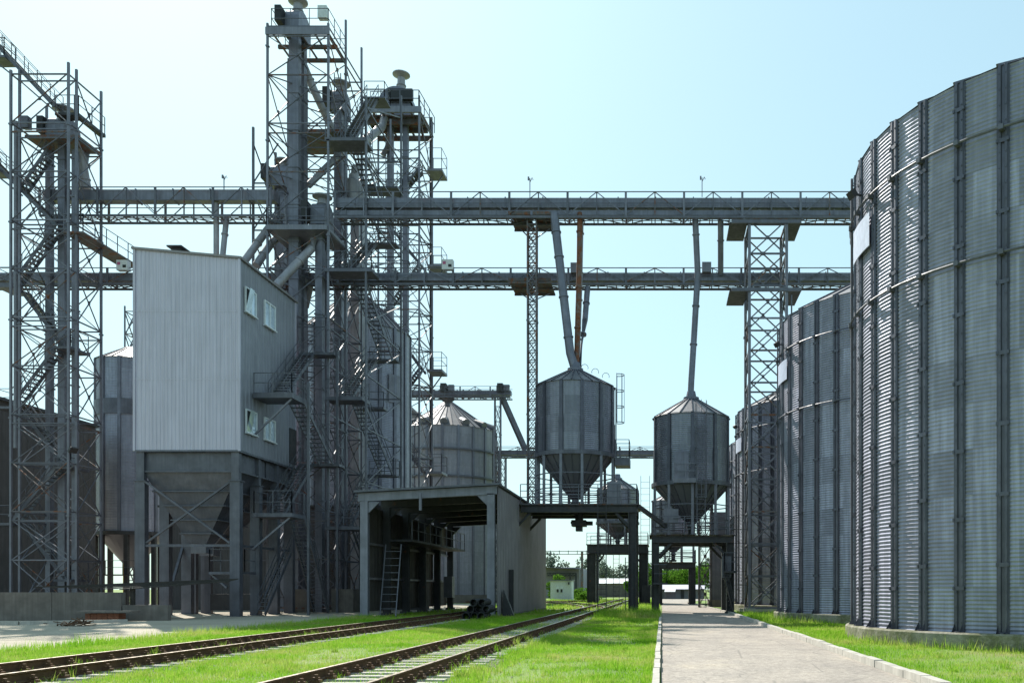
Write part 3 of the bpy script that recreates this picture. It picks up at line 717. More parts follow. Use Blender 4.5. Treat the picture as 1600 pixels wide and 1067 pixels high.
# feed pipes
def spout(name, label, pts, r=.2, mat='pipe', flange=True, n=12, group='feed pipes from the conveyors'):
    m = MB().tube(pts, r, n); pts = [Vector(p) for p in pts]
    for a, b in zip(pts[:-1], pts[1:]):
        L = (b-a).length; d = (b-a).normalized()
        for t in np.arange(1.2, L-.3, 2.6): m.tube([a+d*t, a+d*(t+.08)], r+.05, n)
    return tag(recenter(m.build(name, M[mat], None, True)), label, 'pipe', group)
za = PZ(575, 56.4)+.35
spout('feed_pipe', 'thick grey feed pipe slanting down to the larger hopper bin from the mast side', [P(866, 335, 57), P(870, 372, 56.8), P(891, 552, 56.4), P(897, 572, 56.4)], .27)
spout('feed_pipe', 'rust streaked upright feed pipe above the larger hopper bin', [P(906, 333, 57.3), P(905, 420, 57.0), P(901, 566, 56.6)], .17, 'rust_pipe')
spout('feed_pipe', 'pale pipe running close behind the rusty feed pipe', [P(909, 336, 57.7), P(907, 440, 57.4), P(903, 566, 56.8)], .13, 'pipe_lt')
spout('feed_pipe', 'short grey pipe from the lower conveyor to the larger hopper bin', [P(918, 449, 59.2), P(914, 500, 58.4), P(904, 572, 56.6)], .19)
spout('feed_pipe', 'long bent feed pipe reaching the hopper bin over the road', [P(1086, 335, 57.5), P(1090, 425, 58.2), P(1089, 450, 58.2), P(1080, 598, 57.4), P(1079, 622, 57.4)], .2)
spout('feed_pipe', 'short upright pipe joining the two conveyors left of the square tower', [P(1126, 344, 57.6), P(1126, 428, 59.2)], .19)
spout('feed_pipe', 'upright pale pipe dropping from the left conveyor behind the block roof', [P(338, 318, 58), P(338, 410, 58)], .17, 'pipe_lt')
spout('feed_pipe', 'leaning pale pipe next to the upright one behind the block roof', [P(354, 340, 58.3), P(347, 410, 57.6)], .17, 'pipe_lt')
for px, py, Y, zz, lab in ((828, 310, 57, 279, 'thin weather mast on the upper conveyor above the lattice mast'), (1097, 308, 57, 278, 'thin lightning rod on the upper conveyor above the road bin'), (350, 299, 58, 276, 'pale lamp mast on the left conveyor')):
    m = MB(); p = P(px, py, Y); q = P(px, zz, Y); m.beam(p, q, .05); m.box(q.x-.14, Y-.04, q.z-.12, q.x-.04, Y+.04, q.z+.1); m.tube([q-Vector((0, 0, .25)), q+Vector((.15, 0, .05)), q+Vector((.2, 0, -.1))], .025, 5)
    tag(recenter(m.build('mast_lamp', M['steel_lt'])), lab, 'mast')
for px, py, Y, lab in ((193, 415, 59, 'white control box with a pink panel on the lower conveyor left of the block'), (700, 414, 59, 'white control box with a pink panel on the lower conveyor by the rear tower'), (1104, 418, 59, 'grey control box on the lower conveyor above the road bin'), (899, 419, 59, 'grey control box on the lower conveyor behind the feed pipes')):
    w = .3 if px > 800 else .36; r = thing('control_box', lab, 'control box', (PX(px, Y), Y, PZ(py, Y)-.35)); z = PZ(py, Y)
    MB().box(PX(px, Y)-w, Y-.2, z-.35, PX(px, Y)+w, Y+.2, z+.3).build('case', M['white'] if px < 800 else M['steel_lt'], r)
    if px < 800: MB().box(PX(px, Y)-w+.06, Y-.215, z-.02, PX(px, Y)-.1, Y-.203, z+.16).build('warning_panel', M['redp'], r); MB().box(PX(px, Y)+.06, Y-.215, z-.2, PX(px, Y)+.28, Y-.203, z-.02).build('dial_panel', M['black'], r)

# ------------------------------------------------------------------ tall central tower
def pts_tower(Yf, depths, xl, xr): pass
tA = thing('elevator_tower', 'tallest central steel scaffold tower carrying the bucket elevators', 'elevator tower', (-23.2, 60, 0), 'steel scaffold towers')
yA = (57.0, 60.15, 63.3); xAl, xAr = PX(418, 57), PX(513, 57)
zA = PZ(37, 57)
pA = [(xAl, yA[0], 0, zA), (xAr, yA[0], 0, zA), (xAr, yA[1], 0, PZ(32, yA[1])), (xAl, yA[1], 0, zA-.6), (xAr, yA[2], 0, PZ(75, yA[2])), (xAl, yA[2], 0, PZ(110, yA[2]))]
lv = [0.3]; 
while lv[-1] < 37: lv.append(lv[-1]+3.08)
lattice(tA, pA, [(0, 1, 0), (1, 2, 1), (3, 0, 2), (2, 4, 1), (3, 2, 3), (5, 4, 4), (5, 3, 4)], lv, .125, .07, .058, dbl=.62)
for z in lv[1:12]:
    for i, j in ((0, 2), (3, 4)):
        if z < min(pA[i][3], pA[j][3]): MB().beam((pA[i][0], pA[i][1], z), (pA[j][0], pA[j][1], z), .06).build('plan_brace', M['steel'], tA)
ladder(tA, (xAr-.5, 60.0, .2), (xAr-.5, 60.0, 36), .42, (0, -1, 0), False, 'steel')
xo = PX(400, 59)
for y in (58.6, 62): MB().beam((xo, y, 0), (xo, y, PZ(204, 59)), .13).build('corner_post', M['steel'], tA)
for z in lv[1:10]:
    MB().beam((xo, 58.6, z), (xAl, 58.6, z), .08).build('crossbeam', M['steel'], tA); MB().beam((xo, 58.6, z), (xAl, 58.6, z+2.6), .065).build('cross_brace', M['steel'], tA)
    MB().beam((xo, 62, z), (xo, 58.6, z+2.6), .065).build('cross_brace', M['steel'], tA)
zd = PZ(42, 57)-.1
MB().box(xAl-.1, yA[0]-.12, zd-.45, xAr+.1, yA[0]-.02, zd+.02).build('deck_edge_beam', M['steel_lt'], tA)
for y in (58.6, 60.1): MB().box(xAl, y-.08, zd-.35, xAr, y+.08, zd-.12).build('deck_beam', M['rust'], tA)
for x in np.linspace(xAl+.15, xAr-.15, 5): MB().box(x-.05, yA[0], zd-.11, x+.05, yA[1], zd-.02).build('deck_joist', M['steel_rust'], tA)
r = MB(); e = [(xAl+.25, yA[0], zd), (xAr, yA[0], zd), (xAr, yA[1], zd)]; railing(r, e, 1.25, 1.2, .02); railing(r, [(xAl+.25, yA[0], zd), (xAl+.25, yA[1], zd), (xAr, yA[1], zd)], 1.25, 1.2, .02); r.build('railing', M['steel'], tA)
MB().box(PX(497, 57.5), 57.4, PZ(29, 57.5), PX(511, 57.5), 57.8, PZ(10, 57.5)).build('control_cabinet', M['white'], tA)
# guarded decks lower down
platform(tA, xAl, yA[0]-.3, xAr, yA[1], PZ(354, 57), 'FL', 'steel_lt', .3)
platform(tA, xAl, yA[1], xAr, yA[2], PZ(200, 60), '', 'steel_rust', .2)
platform(tA, xAr-.2, 56.9, xAr+2.4, 58.4, PZ(216, 57), 'FR', 'steel', .2)
platform(tA, xAr-.2, 56.9, xAr+2.8, 58.4, PZ(420, 57), 'FR', 'steel', .2)
platform(tA, xAr-.2, 56.9, xAr+2.2, 58.4, PZ(620, 57), 'FR', 'steel', .22)
platform(tA, xAr-.2, 56.9, xAr+2.2, 58.4, PZ(822, 57), 'FR', 'steel', .22)
platform(tA, xAr+.2, yA[2]-.2, xAr+2.6, yA[2]+1.2, PZ(290, 63), 'RB', 'steel', .12)
platform(tA, xAr+.2, yA[2]-.2, xAr+1.7, yA[2]+1.2, PZ(150, 63), 'FRB', 'steel', .1)
# zigzag stair
la1, la2 = xAr+.75, xAr+1.75; zl = [PZ(216, 57), PZ(420, 57), PZ(620, 57), PZ(822, 57)]
mid = [(a+b)/2 for a, b in zip(zl[:-1], zl[1:])]
for k in range(3):
    flight(tA, (la2, 63.4, mid[k]), (la2-.35, 58.4, zl[k]), .8); flight(tA, (la1-.25, 58.4, zl[k+1]), (la1, 63.4, mid[k]), .8)
    platform(tA, xAr+.2, 63.4, xAr+2.4, 64.4, mid[k], 'RB', 'steel', .12)
flight(tA, (la2, 63.4, .1), (la2-.35, 58.4, zl[3]), .8)
flight(tA, (la1-.25, 58.4, zl[0]), (la1, 63.4, PZ(150, 63)), .8)
for (x, y) in ((xAr+2.4, 57.0), (xAr+2.5, 64.3)): MB().beam((x, y, 0), (x, y, PZ(150, y)), .12).build('corner_post', M['steel'], tA)
xs_ = xAr+2.45
for i, z in enumerate(np.arange(1.5, 33, 3.4)):
    MB().beam((xs_, 57, z), (xs_, 64.3, z), .08).build('crossbeam', M['steel'], tA); MB().beam((xs_, 57, z), (xs_, 64.3, z+3.2), .07).build('cross_brace', M['steel'], tA)
    MB().beam((xAr, 64.3, z), (xs_, 64.3, z), .08).build('crossbeam', M['steel'], tA)
# bucket elevators inside
def elevator(label, x, y, w, d, gap, z1, head=True, mat='pipe', hd=(.9, 1.9), vent=1.0, z0=0):
    root = thing('bucket_elevator', label, 'bucket elevator', (x, y, z0), 'bucket elevators')
    for q in (0, 1):
        yy = y+q*gap; m = MB().box(x-w/2, yy-d/2, z0, x+w/2, yy+d/2, z1)
        for z in np.arange(z0+2.4, z1, 2.4): m.box(x-w/2-.05, yy-d/2-.05, z-.05, x+w/2+.05, yy+d/2+.05, z+.05)
        m.build('trunk', M[mat], root)
    if head:
        yc = y+gap/2; a, b = hd; m = MB(); n = 14
        for xx in (x-a/2, x+a/2):
            pass
        prof = [(yc+b/2*math.cos(t), z1+b*.42*math.sin(t)+.35) for t in np.linspace(0, PI, n)]; prof = [(yc+b/2, z1-.5)]+prof+[(yc-b/2, z1-.5)]
        k = len(prof); m.v = [(x-a/2, p, q) for p, q in prof]+[(x+a/2, p, q) for p, q in prof]
        m.f = [tuple(range(k))[::-1], tuple(range(k, 2*k))]+[(i, i+1, k+i+1, k+i) for i in range(k-1)]+[(k-1, 0, k, 2*k-1)]; m.m = [0]*len(m.f)
        m.build('head', M[mat], root)
        MB().box(x-a/2-.42, y-b/2-.1, z1-.2, x-a/2-.02, yc+b*.25, z1+.8).build('belt_guard', M['black'], root)
        MB().tube([(x-a/2-.7, yc, z1+.1), (x-a/2-.28, yc, z1+.1)], .24, 10).build('drive_motor', M['steel_dk'], root)
        MB().lathe([(.3, z1+b*.42+.25), (.3, z1+b*.42+vent*.5), (.36, z1+b*.42+vent*.5), (.36, z1+b*.42+vent*.56), (.3, z1+b*.42+vent*.56), (.28, z1+b*.42+vent), (.62, z1+b*.42+vent+.12), (.62, z1+b*.42+vent+.2), (0, z1+b*.42+vent+.3)], (x, yc), 16).build('vent_cap', M['pipe_lt'], root)
    return root
elevator('tallest bucket elevator, thick twin trunk rising through the front of the central tower', PX(461, 58.2), 58.2, .62, .5, .95, PZ(44, 58.2), True, 'pipe', (.9, 2.0), 1.0)
elevator('shorter bucket elevator right of the thick trunk, with its head at conveyor height', PX(500, 57.9), 57.9, .45, .5, .8, PZ(342, 57.9), True, 'pipe', (.9, 1.7), .7)
elevator('rear bucket elevator with rusty vent behind the stairs of the central tower', PX(530, 62), 62, .5, .5, .7, PZ(165, 62), True, 'pipe', (.8, 1.7), .8)
elevator('elevator with domed head behind the left side of the central tower', PX(440, 62), 62, .5, .5, .7, PZ(285, 62), True, 'pipe', (1.1, 2.0), .6)
elevator('thin elevator at the back of the central tower', PX(556, 64.9), 64.9, .6, .5, .8, PZ(310, 64.9), True, 'pipe_lt', (.8, 1.5), .5)
sp = 'spouts around the central tower'
spout('grain_spout', 'pale spout from the tallest elevator head down behind the right posts', [P(471, 95, 59.5), P(490, 140, 60), P(520, 205, 61.5)], .26, 'pipe_lt', group=sp)
spout('grain_spout', 'pale spout crossing the central tower below the upper stairs', [P(545, 228, 61.8), P(520, 252, 61.0), P(482, 290, 59.6)], .22, 'pipe_lt', group=sp)
spout('grain_spout', 'white rust spotted spout slanting from the shorter elevator to the block roof', [P(491, 375, 57.6), P(487, 388, 57.4), P(432, 446, 56.0)], .26, 'pipe_lt', group=sp)
spout('grain_spout', 'upper of two pale spouts left of the central tower above the block', [P(440, 335, 59), P(417, 360, 58.4), P(382, 408, 57)], .24, 'pipe_lt', group=sp)
spout('grain_spout', 'lower of two pale spouts left of the central tower above the block', [P(460, 350, 60), P(424, 380, 58.6), P(400, 415, 57.4)], .24, 'pipe_lt', group=sp)
spout('grain_spout', 'spout dropping behind the stairs at conveyor height', [P(556, 260, 62.5), P(552, 300, 62.5), P(556, 345, 61.5)], .28, 'pipe_lt', group=sp)
spout('grain_spout', 'dusty spout at the foot of the shorter elevator head', [P(470, 430, 59), P(485, 450, 59.5), P(478, 480, 60)], .2, 'pipe_lt', group=sp)
spout('grain_spout', 'curved spout from the rear tower head to the central tower', [P(603, 178, 78), P(596, 200, 76), P(570, 220, 72), P(548, 230, 64.5)], .32, 'pipe_lt', group=sp)
m = MB().lathe([(.1, PZ(348, 61)), (.55, PZ(310, 61)), (.55, PZ(285, 61)), (.3, PZ(280, 61)), (.3, PZ(274, 61))], (PX(552, 61), 61), 14); tag(recenter(m.build('dust_cyclone', M['pipe_lt'], None, True)), 'pale dust cyclone cone hung in the stair side of the central tower', 'cyclone')

# ------------------------------------------------------------------ rear tower
tB = thing('elevator_tower', 'rear scaffold tower with domed elevator head right of the central tower', 'elevator tower', (-23, 78, 0), 'steel scaffold towers')
xl, xr = PX(566, 76), PX(655, 76); zt = PZ(150, 76); yb = 80.3
pB = [(xl, 76, 0, zt), (xr, 76, 0, zt), (xr, yb, 0, zt), (xl, yb, 0, zt), ((xl+xr)/2, 76, 0, zt-2)]
lv = [.3]
while lv[-1] < 40: lv.append(lv[-1]+3.2)
lattice(tB, pB, [(4, 1, 0), (0, 4, 0), (1, 2, 1), (2, 3, 3), (3, 0, 2)], lv, .14, .085, .068, dbl=.7)
for z in lv[1:13]: MB().beam((xl, 76, z), (xr, yb, z), .08).build('plan_brace', M['steel'], tB)
ladder(tB, (xl+1.3, 79.5, .2), (xl+1.3, 79.5, 42), .5, (0, -1, 0), True, 'steel')
MB().beam((PX(673, 81), 81, 0), (PX(673, 81), 81, PZ(185, 81)), .18).build('corner_post', M['steel_dk'], tB)
zd = PZ(168, 76)
MB().box(xl-.2, 75.8, zd-.5, xr+.2, 76, zd).build('deck_edge_beam', M['steel_lt'], tB)
for x in np.linspace(xl, xr, 7): MB().box(x-.08, 76.05, zd-.3, x+.08, yb, zd-.18).build('deck_joist', M['steel_rust'], tB)
MB().box(xl-.1, 77.0, zd-.17, xr+.1, 79.2, zd-.1).build('deck', M['steel_rust'], tB)
for y in (77.4, 78.8, 80.2): MB().box(xl, y-.1, zd-.75, xr, y+.1, zd-.32).build('deck_beam', M['rust'], tB)
r = MB(); railing(r, [(xl, 75.9, zd), (xr, 75.9, zd), (xr+.2, yb, zd)], 1.4, 1.6, .03); railing(r, [(xl, 75.9, zd), (xl, yb, zd), (xr, yb, zd)], 1.4, 1.6, .03); r.build('railing', M['steel'], tB)
for py in (270, 418, 580, 738):
    z = PZ(py, 79); p = platform(tB, xr+.1, 78.2, PX(694, 79), 80.2, z, 'FRB', 'steel_lt', .2, 1.8 if py == 270 else 1.5)
    MB().beam((xr+.3, 79, z-1.6), (PX(692, 79), 79, z-.25), .09).build('bracket', M['steel'], tB)
zz = [PZ(738, 79), PZ(580, 79), PZ(418, 79), PZ(270, 79)]
for k in range(3):
    hm = (zz[k]+zz[k+1])/2
    flight(tB, (xr-.5, 79.6, zz[k]), (xl+1, 79.6, hm), .9, 'steel', (0, 1, 0)); flight(tB, (xl+1, 78.4, hm), (xr-.5, 78.4, zz[k+1]), .9, 'steel', (0, 1, 0))
flight(tB, (xl+.8, 78.9, PZ(170, 76)-7), (xr-.6, 78.9, zz[3]), .9, 'steel', (0, 1, 0))
root = thing('bucket_elevator', 'elevator with round domed head and mushroom vent on the rear tower', 'bucket elevator', (PX(622, 78), 78, 0), 'bucket elevators')
for px in (610.5, 634): 
    x = PX(px, 78); m = MB().box(x-.22, 77.75, 0, x+.22, 78.25, zd); 
    for z in np.arange(3, zd, 3): m.box(x-.27, 77.7, z-.05, x+.27, 78.3, z+.05)
    m.build('trunk', M['galv'], root)
x = PX(621, 78); m = MB(); m.v = []; n = 14; hz_ = zd+1.1; pr = [(x+1.45*math.cos(t), hz_+1.45*math.sin(t)) for t in np.linspace(0, PI, n)]
m.v = [(a, 77.3, b) for a, b in pr]+[(a, 78.7, b) for a, b in pr]; m.f = [tuple(range(n)), tuple(range(n, 2*n))[::-1]]+[(i, n+i, n+i+1, i+1) for i in range(n-1)]; m.m = [0]*len(m.f); m.build('head', M['galv'], root)
MB().box(x-1.3, 77.35, zd-.1, x+1.3, 78.65, hz_-.01).build('head_casing', M['galv'], root); MB().box(x-.5, 76.9, hz_+.1, x+1.6, 77.28, hz_+1.0).build('belt_guard', M['black'], root)
xv = PX(627, 78); zv = hz_+1.25; MB().lathe([(.36, zv), (.36, zv+.55), (.42, zv+.55), (.42, zv+.62), (.34, zv+.62), (.32, zv+1.25), (.75, zv+1.5), (.75, zv+1.58), (0, zv+1.7)], (xv, 78), 16).build('vent_cap', M['pipe_lt'], root)
spout('grain_spout', 'dark short spout hanging in the rear tower', [P(610, 212, 77.5), P(606, 230, 77.5), P(598, 243, 77.5)], .25, 'steel_rust', group=sp)

# ------------------------------------------------------------------ left tower
tC = thing('elevator_tower', 'left scaffold tower with inclined stairs at the left edge of the photo', 'elevator tower', (-38, 57, 0), 'steel scaffold towers')
xl, xr = PX(17, 55), PX(107, 55); yC = (55.0, 55.75, 58.2); zt = PZ(98, 55)
pC = [(xl, 55, 0, PZ(110, 55)), (xr, 55, 0, zt), (xl, yC[1], 0, zt), (xr, yC[1], 0, zt), (xr, yC[2], 0, zt), (xl, yC[2], 0, zt-1)]
lv = [.3]
while lv[-1] < 33.3: lv.append(lv[-1]+2.98)
lattice(tC, pC, [(0, 1, 0), (3, 4, 1), (2, 3, 2), (5, 4, 3), (5, 2, 4)], lv, .125, .075, .06, dbl=.55)
for z in [q for q in lv if q < 33.3]:
    for x in (xl, xr): MB().beam((x, 55.07, z), (x, yC[1]-.07, z), .07).build('tie', M['steel'], tC)
zd = PZ(222, 57); MB().box(xl+.2, 55.9, zd-.25, xr, 58.1, zd-.1).build('deck', M['steel_rust'], tC)
zd2 = PZ(178, 56); platform(tC, xr-.3, 55.9, xr+.05, 58.6, zd2, 'FR', 'steel_dk', .2); platform(tC, PX(88, 56), 55.85, xr, 56.6, zd2, 'F', 'steel_dk', .15)
def walk(root, a, b, w, mat='steel'):   # sloping walkway with rails
    flight(root, a, b, w, mat, (0, 1, 0))
flight(tC, P(92, 172, 56.2), P(-30, 42, 56.2), .8, 'steel', (0, 1, 0)); flight(tC, P(93, 355, 56.3), P(-20, 240, 56.3), .8, 'steel', (0, 1, 0))
zs = [PZ(360, 57), PZ(548, 57), PZ(732, 57), PZ(905, 57)]; xa, xb = PX(104, 57), PX(34, 57)
for k in range(3):
    hm = (zs[k]+zs[k+1])/2
    flight(tC, (xb, 56.4, hm), (xa, 56.4, zs[k]), .75, 'steel', (0, 1, 0)); flight(tC, (xa, 57.3, zs[k+1]), (xb, 57.3, hm), .75, 'steel', (0, 1, 0))
    platform(tC, xa-.1, 55.9, xa+1.0, 57.7, zs[k+1], 'FR', 'steel', .15); platform(tC, xb-.9, 55.9, xb+.1, 57.7, hm, 'FL', 'steel', .15)
flight(tC, P(36, 300, 56.6), P(78, 240, 56.6), .7, 'steel', (0, 1, 0))
platform(tC, PX(99, 55.6), 55.55, xr+.55, 61.5, PZ(362, 55.6), 'FR', 'steel_rust', .1, rmat='steel_post')
platform(tC, PX(-12, 56), 55.6, PX(6, 56), 56.7, PZ(268, 56), 'FLR', 'steel', .15); platform(tC, PX(-12, 56), 55.6, PX(14, 56), 56.7, PZ(92, 56), 'FLR', 'steel', .15)
for py in (92, 268): MB().beam((xl, 56, PZ(py+38, 56)), (PX(-8, 56), 56, PZ(py+4, 56)), .09).build('bracket', M['steel'], tC)
MB().tube([P(25, 190, 55.9), P(25, 700, 55.9)], .13, 8).build('cable_duct', M['steel_lt'], tC)
MB().box(PX(40, 56), 55.6, PZ(204, 56), PX(50, 56), 56, PZ(186, 56)).build('control_cabinet', M['steel'], tC)
floodlight(tC, (xr+.05, 55, PZ(703, 55)), (1, -.4), .5)
elevator('bucket elevator with rusty vent inside the left tower, middle trunk', PX(97, 57), 57, .44, .2, .22, PZ(212, 57), True, 'pipe', (1.2, 1.6), .9)
elevator('slim left trunk elevator inside the left tower', PX(77, 57.6), 57.6, .22, .2, .22, PZ(228, 57.6), False, 'pipe')
elevator('slim right trunk elevator inside the left tower', PX(116, 56.9), 56.9, .22, .2, .22, PZ(235, 56.9), False, 'pipe')
spout('grain_spout', 'pale chute with yellow stain bending down to the left conveyor', [P(122, 225, 57.5), P(127, 250, 57.8), P(135, 296, 58)], .3, 'pipe_lt', group='chutes in the left tower')
spout('grain_spout', 'second chute behind the stained one in the left tower', [P(135, 225, 58), P(131, 255, 58.1), P(126, 296, 58.2)], .25, 'pipe', group='chutes in the left tower')

# ------------------------------------------------------------------ hopper block (pale cladding)
def siding(mb, a, b, z0, z1a, z1b, pitch=.2, dep=.022, out=(0, -1)):
    """vertical ribbed cladding from a to b (xy), top from z1a to z1b"""
    a = Vector((a[0], a[1], 0)); b = Vector((b[0], b[1], 0)); L = (b-a).length; d = (b-a)/L; o = Vector((out[0], out[1], 0)); n = int(L/pitch); p = L/n
    pts = []
    for i in range(n):
        for f, h in ((0, 0), (.55, 0), (.65, 1), (.9, 1)): pts.append((i*p+f*p, h*dep))
    pts.append((L, 0)); v = []
    for s, h in pts:
        q = a+d*s+o*h; v += [q+Vector((0, 0, z0)), q+Vector((0, 0, z1a+(z1b-z1a)*s/L))]
    mb.add(v, [(2*i, 2*i+2, 2*i+3, 2*i+1) for i in range(len(pts)-1)])
YB0, YB1 = 48.8, 56.2
bx0, bx1 = PX(210, YB0), PX(374, YB0); bz0 = PZ(703, YB0); bzl, bzr = PZ(390, YB0), PZ(405, YB0)
blk = thing('loading_block', 'pale ribbed metal block raised on stilts over hoppers, left of the central tower', 'building', ((bx0+bx1)/2, 52, 0))
m = MB(); siding(m, (bx0, YB0), (bx1, YB0), bz0, bzl, bzr); fw = m.build('front_wall', M['siding'], blk)
for zz in (12.9, 16.6): MB().box(bx0+.02, YB0-.026, zz, bx1-.02, YB0-.0225, zz+.05).build('sheet_lap', M['siding'], fw)
m = MB(); siding(m, (bx1, YB0), (bx1, YB1), bz0, bzr, bzr, .42, .03, (1, 0)); sw = m.build('side_wall', M['siding_side_shaded'], blk)
m = MB().quad((bx0, YB1, bz0), (bx0, YB0, bz0), (bx0, YB0, bzl), (bx0, YB1, bzl)).quad((bx1, YB1, bz0), (bx0, YB1, bz0), (bx0, YB1, bzl), (bx1, YB1, bzr)); m.build('rear_wall', M['siding'], blk)
m = MB(); m.add([(bx0-.12, YB0-.12, bzl+.01), (bx1+.15, YB0-.12, bzr), (bx1+.15, YB1+.2, bzr), (bx0-.12, YB1+.2, bzl+.01), (bx0-.12, YB0-.12, bzl+.13), (bx1+.15, YB0-.12, bzr+.12), (bx1+.15, YB1+.2, bzr+.12), (bx0-.12, YB1+.2, bzl+.13)], [(0, 3, 2, 1), (4, 5, 6, 7), (0, 1, 5, 4), (1, 2, 6, 5), (2, 3, 7, 6), (3, 0, 4, 7)])
rf = m.build('roof', M['siding_dk'], blk)
xv = PX(279, 51); zv = PZ(393, 51); MB().box(xv-.25, 50.7, zv-.4, xv+.25, 51.3, zv+.1).box(xv-.42, 50.5, zv+.1, xv+.42, 51.5, zv+.18).build('roof_vent', M['steel_dk'], rf)
for xx, yy in ((bx0, YB0), (bx1, YB0), (bx1, YB1)): MB().box(xx-.05, yy-.07, bz0-.05, xx+.07, yy+.05, (bzl if xx == bx0 else bzr)).build('corner_trim', M['siding'], blk)
MB().box(bx0, YB0-.05, bz0-.1, bx1+.06, YB0-.001, bz0).build('base_trim', M['steel'], blk); MB().box(bx1+.001, YB0, bz0-.12, bx1+.06, YB1, bz0).build('base_trim', M['steel'], blk)
def window(parent, x, y0, y1, z0, z1, tilt=0):
    m = MB(); t = .07
    for (a, b, c, d) in ((y0, z0, y1, z0+t), (y0, z1-t, y1, z1), (y0, z0+t, y0+t, z1-t), (y1-t, z0+t, y1, z1-t), ((y0+y1)/2-.04, z0+t, (y0+y1)/2+.04, z1-t)): m.box(x, a, b, x+.09, c, d)
    m.box(x, y0-.05, z0-.06, x+.16, y1+.05, z0-.001)
    w = m.build('window', M['frame_w'], parent)
    ym = (y0+y1)/2
    MB().box(x+.02, ym+.04, z0+t, x+.035, y1-t, z1-t).build('pane', M['glass'], w)
    if tilt: MB().add([(x+.04, y0+t, z0+t), (x+.04, ym-.04, z0+t), (x+.30, ym-.04, z1-t), (x+.30, y0+t, z1-t)], [(0, 1, 2, 3)]).build('open_sash', M['glass'], w); MB().box(x+.002, y0+t, z0+t, x+.01, ym-.04, z1-t).build('dark_opening', M['black'], w)
    else: MB().box(x+.02, y0+t, z0+t, x+.035, ym-.04, z1-t).build('pane', M['glass'], w)
def ypx(px): return bx1*FP/(px-VX)
for (p0, p1, ya, yb_, Yr, ti) in ((381, 398, 446, 490, None, 1), (411, 428, 467, 511, None, 0), (382, 399, 637, 679, None, 1), (411, 428, 650, 690, None, 0)):
    y0, y1 = ypx(p0), ypx(p1); window(sw, bx1+.035, y0, y1, PZ(yb_-4, y0), PZ(ya+1, y0), ti)
y0 = ypx(451); MB().box(bx1+.036, y0, PZ(723, y0), bx1+.08, y0+1.0, PZ(668, y0)).build('door', M['steel_dk'], sw)
# straight upper band and two pyramid hoppers
hz = PZ(736, YB0); hx0, hx1 = bx0+.35, bx1-.2
def hopper(ya, yb_, tx, ty):
    m = MB(); z1, z2 = hz, PZ(850, 51)
    T = [(hx0, ya), (hx1, ya), (hx1, yb_), (hx0, yb_)]; B = [(tx-.5, ty-.45), (tx+.5, ty-.45), (tx+.5, ty+.45), (tx-.5, ty+.45)]
    v = [(x, y, bz0-.1) for x, y in T]+[(x, y, z1) for x, y in T]+[(x, y, z2) for x, y in B]
    m.add(v, [(0, 4, 5, 1), (1, 5, 6, 2), (2, 6, 7, 3), (3, 7, 4, 0), (4, 8, 9, 5), (5, 9, 10, 6), (6, 10, 11, 7), (7, 11, 8, 4)])
    h = m.build('hopper', M['steel'], blk)
    for f in (0.0, .27, .47, .67, .86):
        pts = []
        for (tx_, ty_), (bx_, by_) in zip(T, B): pts.append(Vector((tx_+(bx_-tx_)*f, ty_+(by_-ty_)*f, z1+(z2-z1)*f)))
        c = sum(pts, Vector())/4; q = MB()
        pts = [c+(p-c)*(1+.045/(1-f*.75)) for p in pts]
        for a, b in zip(pts, pts[1:]+pts[:1]): q.beam(a, b, .12, .07)
        q.build('stiffening_band', M['steel'], h)
    MB().box(tx-.42, ty-.38, z2-.55, tx+.42, ty+.38, z2-.001).build('outlet', M['steel_lt'], h)
hopper(YB0+.25, YB0+3.55, PX(316, 50.6), 50.55); hopper(YB0+3.75, YB1-.2, PX(325, 54), 54.2)
for y in (49.0, 51.4, 53.8, 56.0):
    for x in (bx0+.28, bx1-.26):
        w = .27; zt_ = bz0-.1
        MB().box(x-w, y-.2, 0, x+w, y+.2, PZ(750, YB0)).box(x-w+.06, y-.15, PZ(750, YB0), x+w-.06, y+.15, zt_).box(x-w-.06, y-.26, PZ(750, YB0)-.05, x+w+.06, y+.26, PZ(750, YB0)).box(x-w-.1, y-.3, 0, x+w+.1, y+.3, .04).build('stilt', M['steel'], blk)
xa, xb = bx0+.55, bx1-.53; y = 48.95
MB().beam((xa, y, PZ(848, y)), (xb, y-.0, PZ(752, y)), .12, .1).build('cross_brace', M['steel'], blk); MB().beam((xa, y-.12, PZ(752, y)), (xb, y-.12, PZ(848, y)), .12, .1).build('cross_brace', M['steel'], blk)
MB().box(xa, y-.08, PZ(854, y), xb, y+.06, PZ(850, y)).build('tie_beam', M['steel'], blk)
for ya, yb_ in ((49.2, 51.2), (51.6, 53.6), (54, 55.8)): MB().box(bx1-.34, ya, PZ(854, 49), bx1-.2, yb_, PZ(850, 49)).build('tie_beam', M['steel'], blk)
MB().beam((bx0+.3, 51.4, PZ(945, 51)), (PX(287, 53.8), 53.8, 4.2), .14).build('brace_strut', M['steel'], blk)
platform(blk, PX(336, 50), 49.3, PX(392, 50), 50.6, PZ(893, 49.5), 'FLR', 'steel', .14, 1.25)
MB().beam((PX(336, 50), 49.6, PZ(897, 49.5)), (PX(359, 49.5), 49.2, PZ(918, 49.5)), .1).build('bracket', M['steel'], blk)
for x, y in ((PX(293, 54), 53.8), (PX(303, 55), 55), (PX(326, 55), 55)): MB().box(x-.2, y-.15, 0, x+.2, y+.15, 5).build('inner_post', M['steel'], blk)
MB().box(bx0+1.2, 54.6, .2, bx1-.8, 54.9, 1.2).build('low_wall', M['steel_dk'], blk)
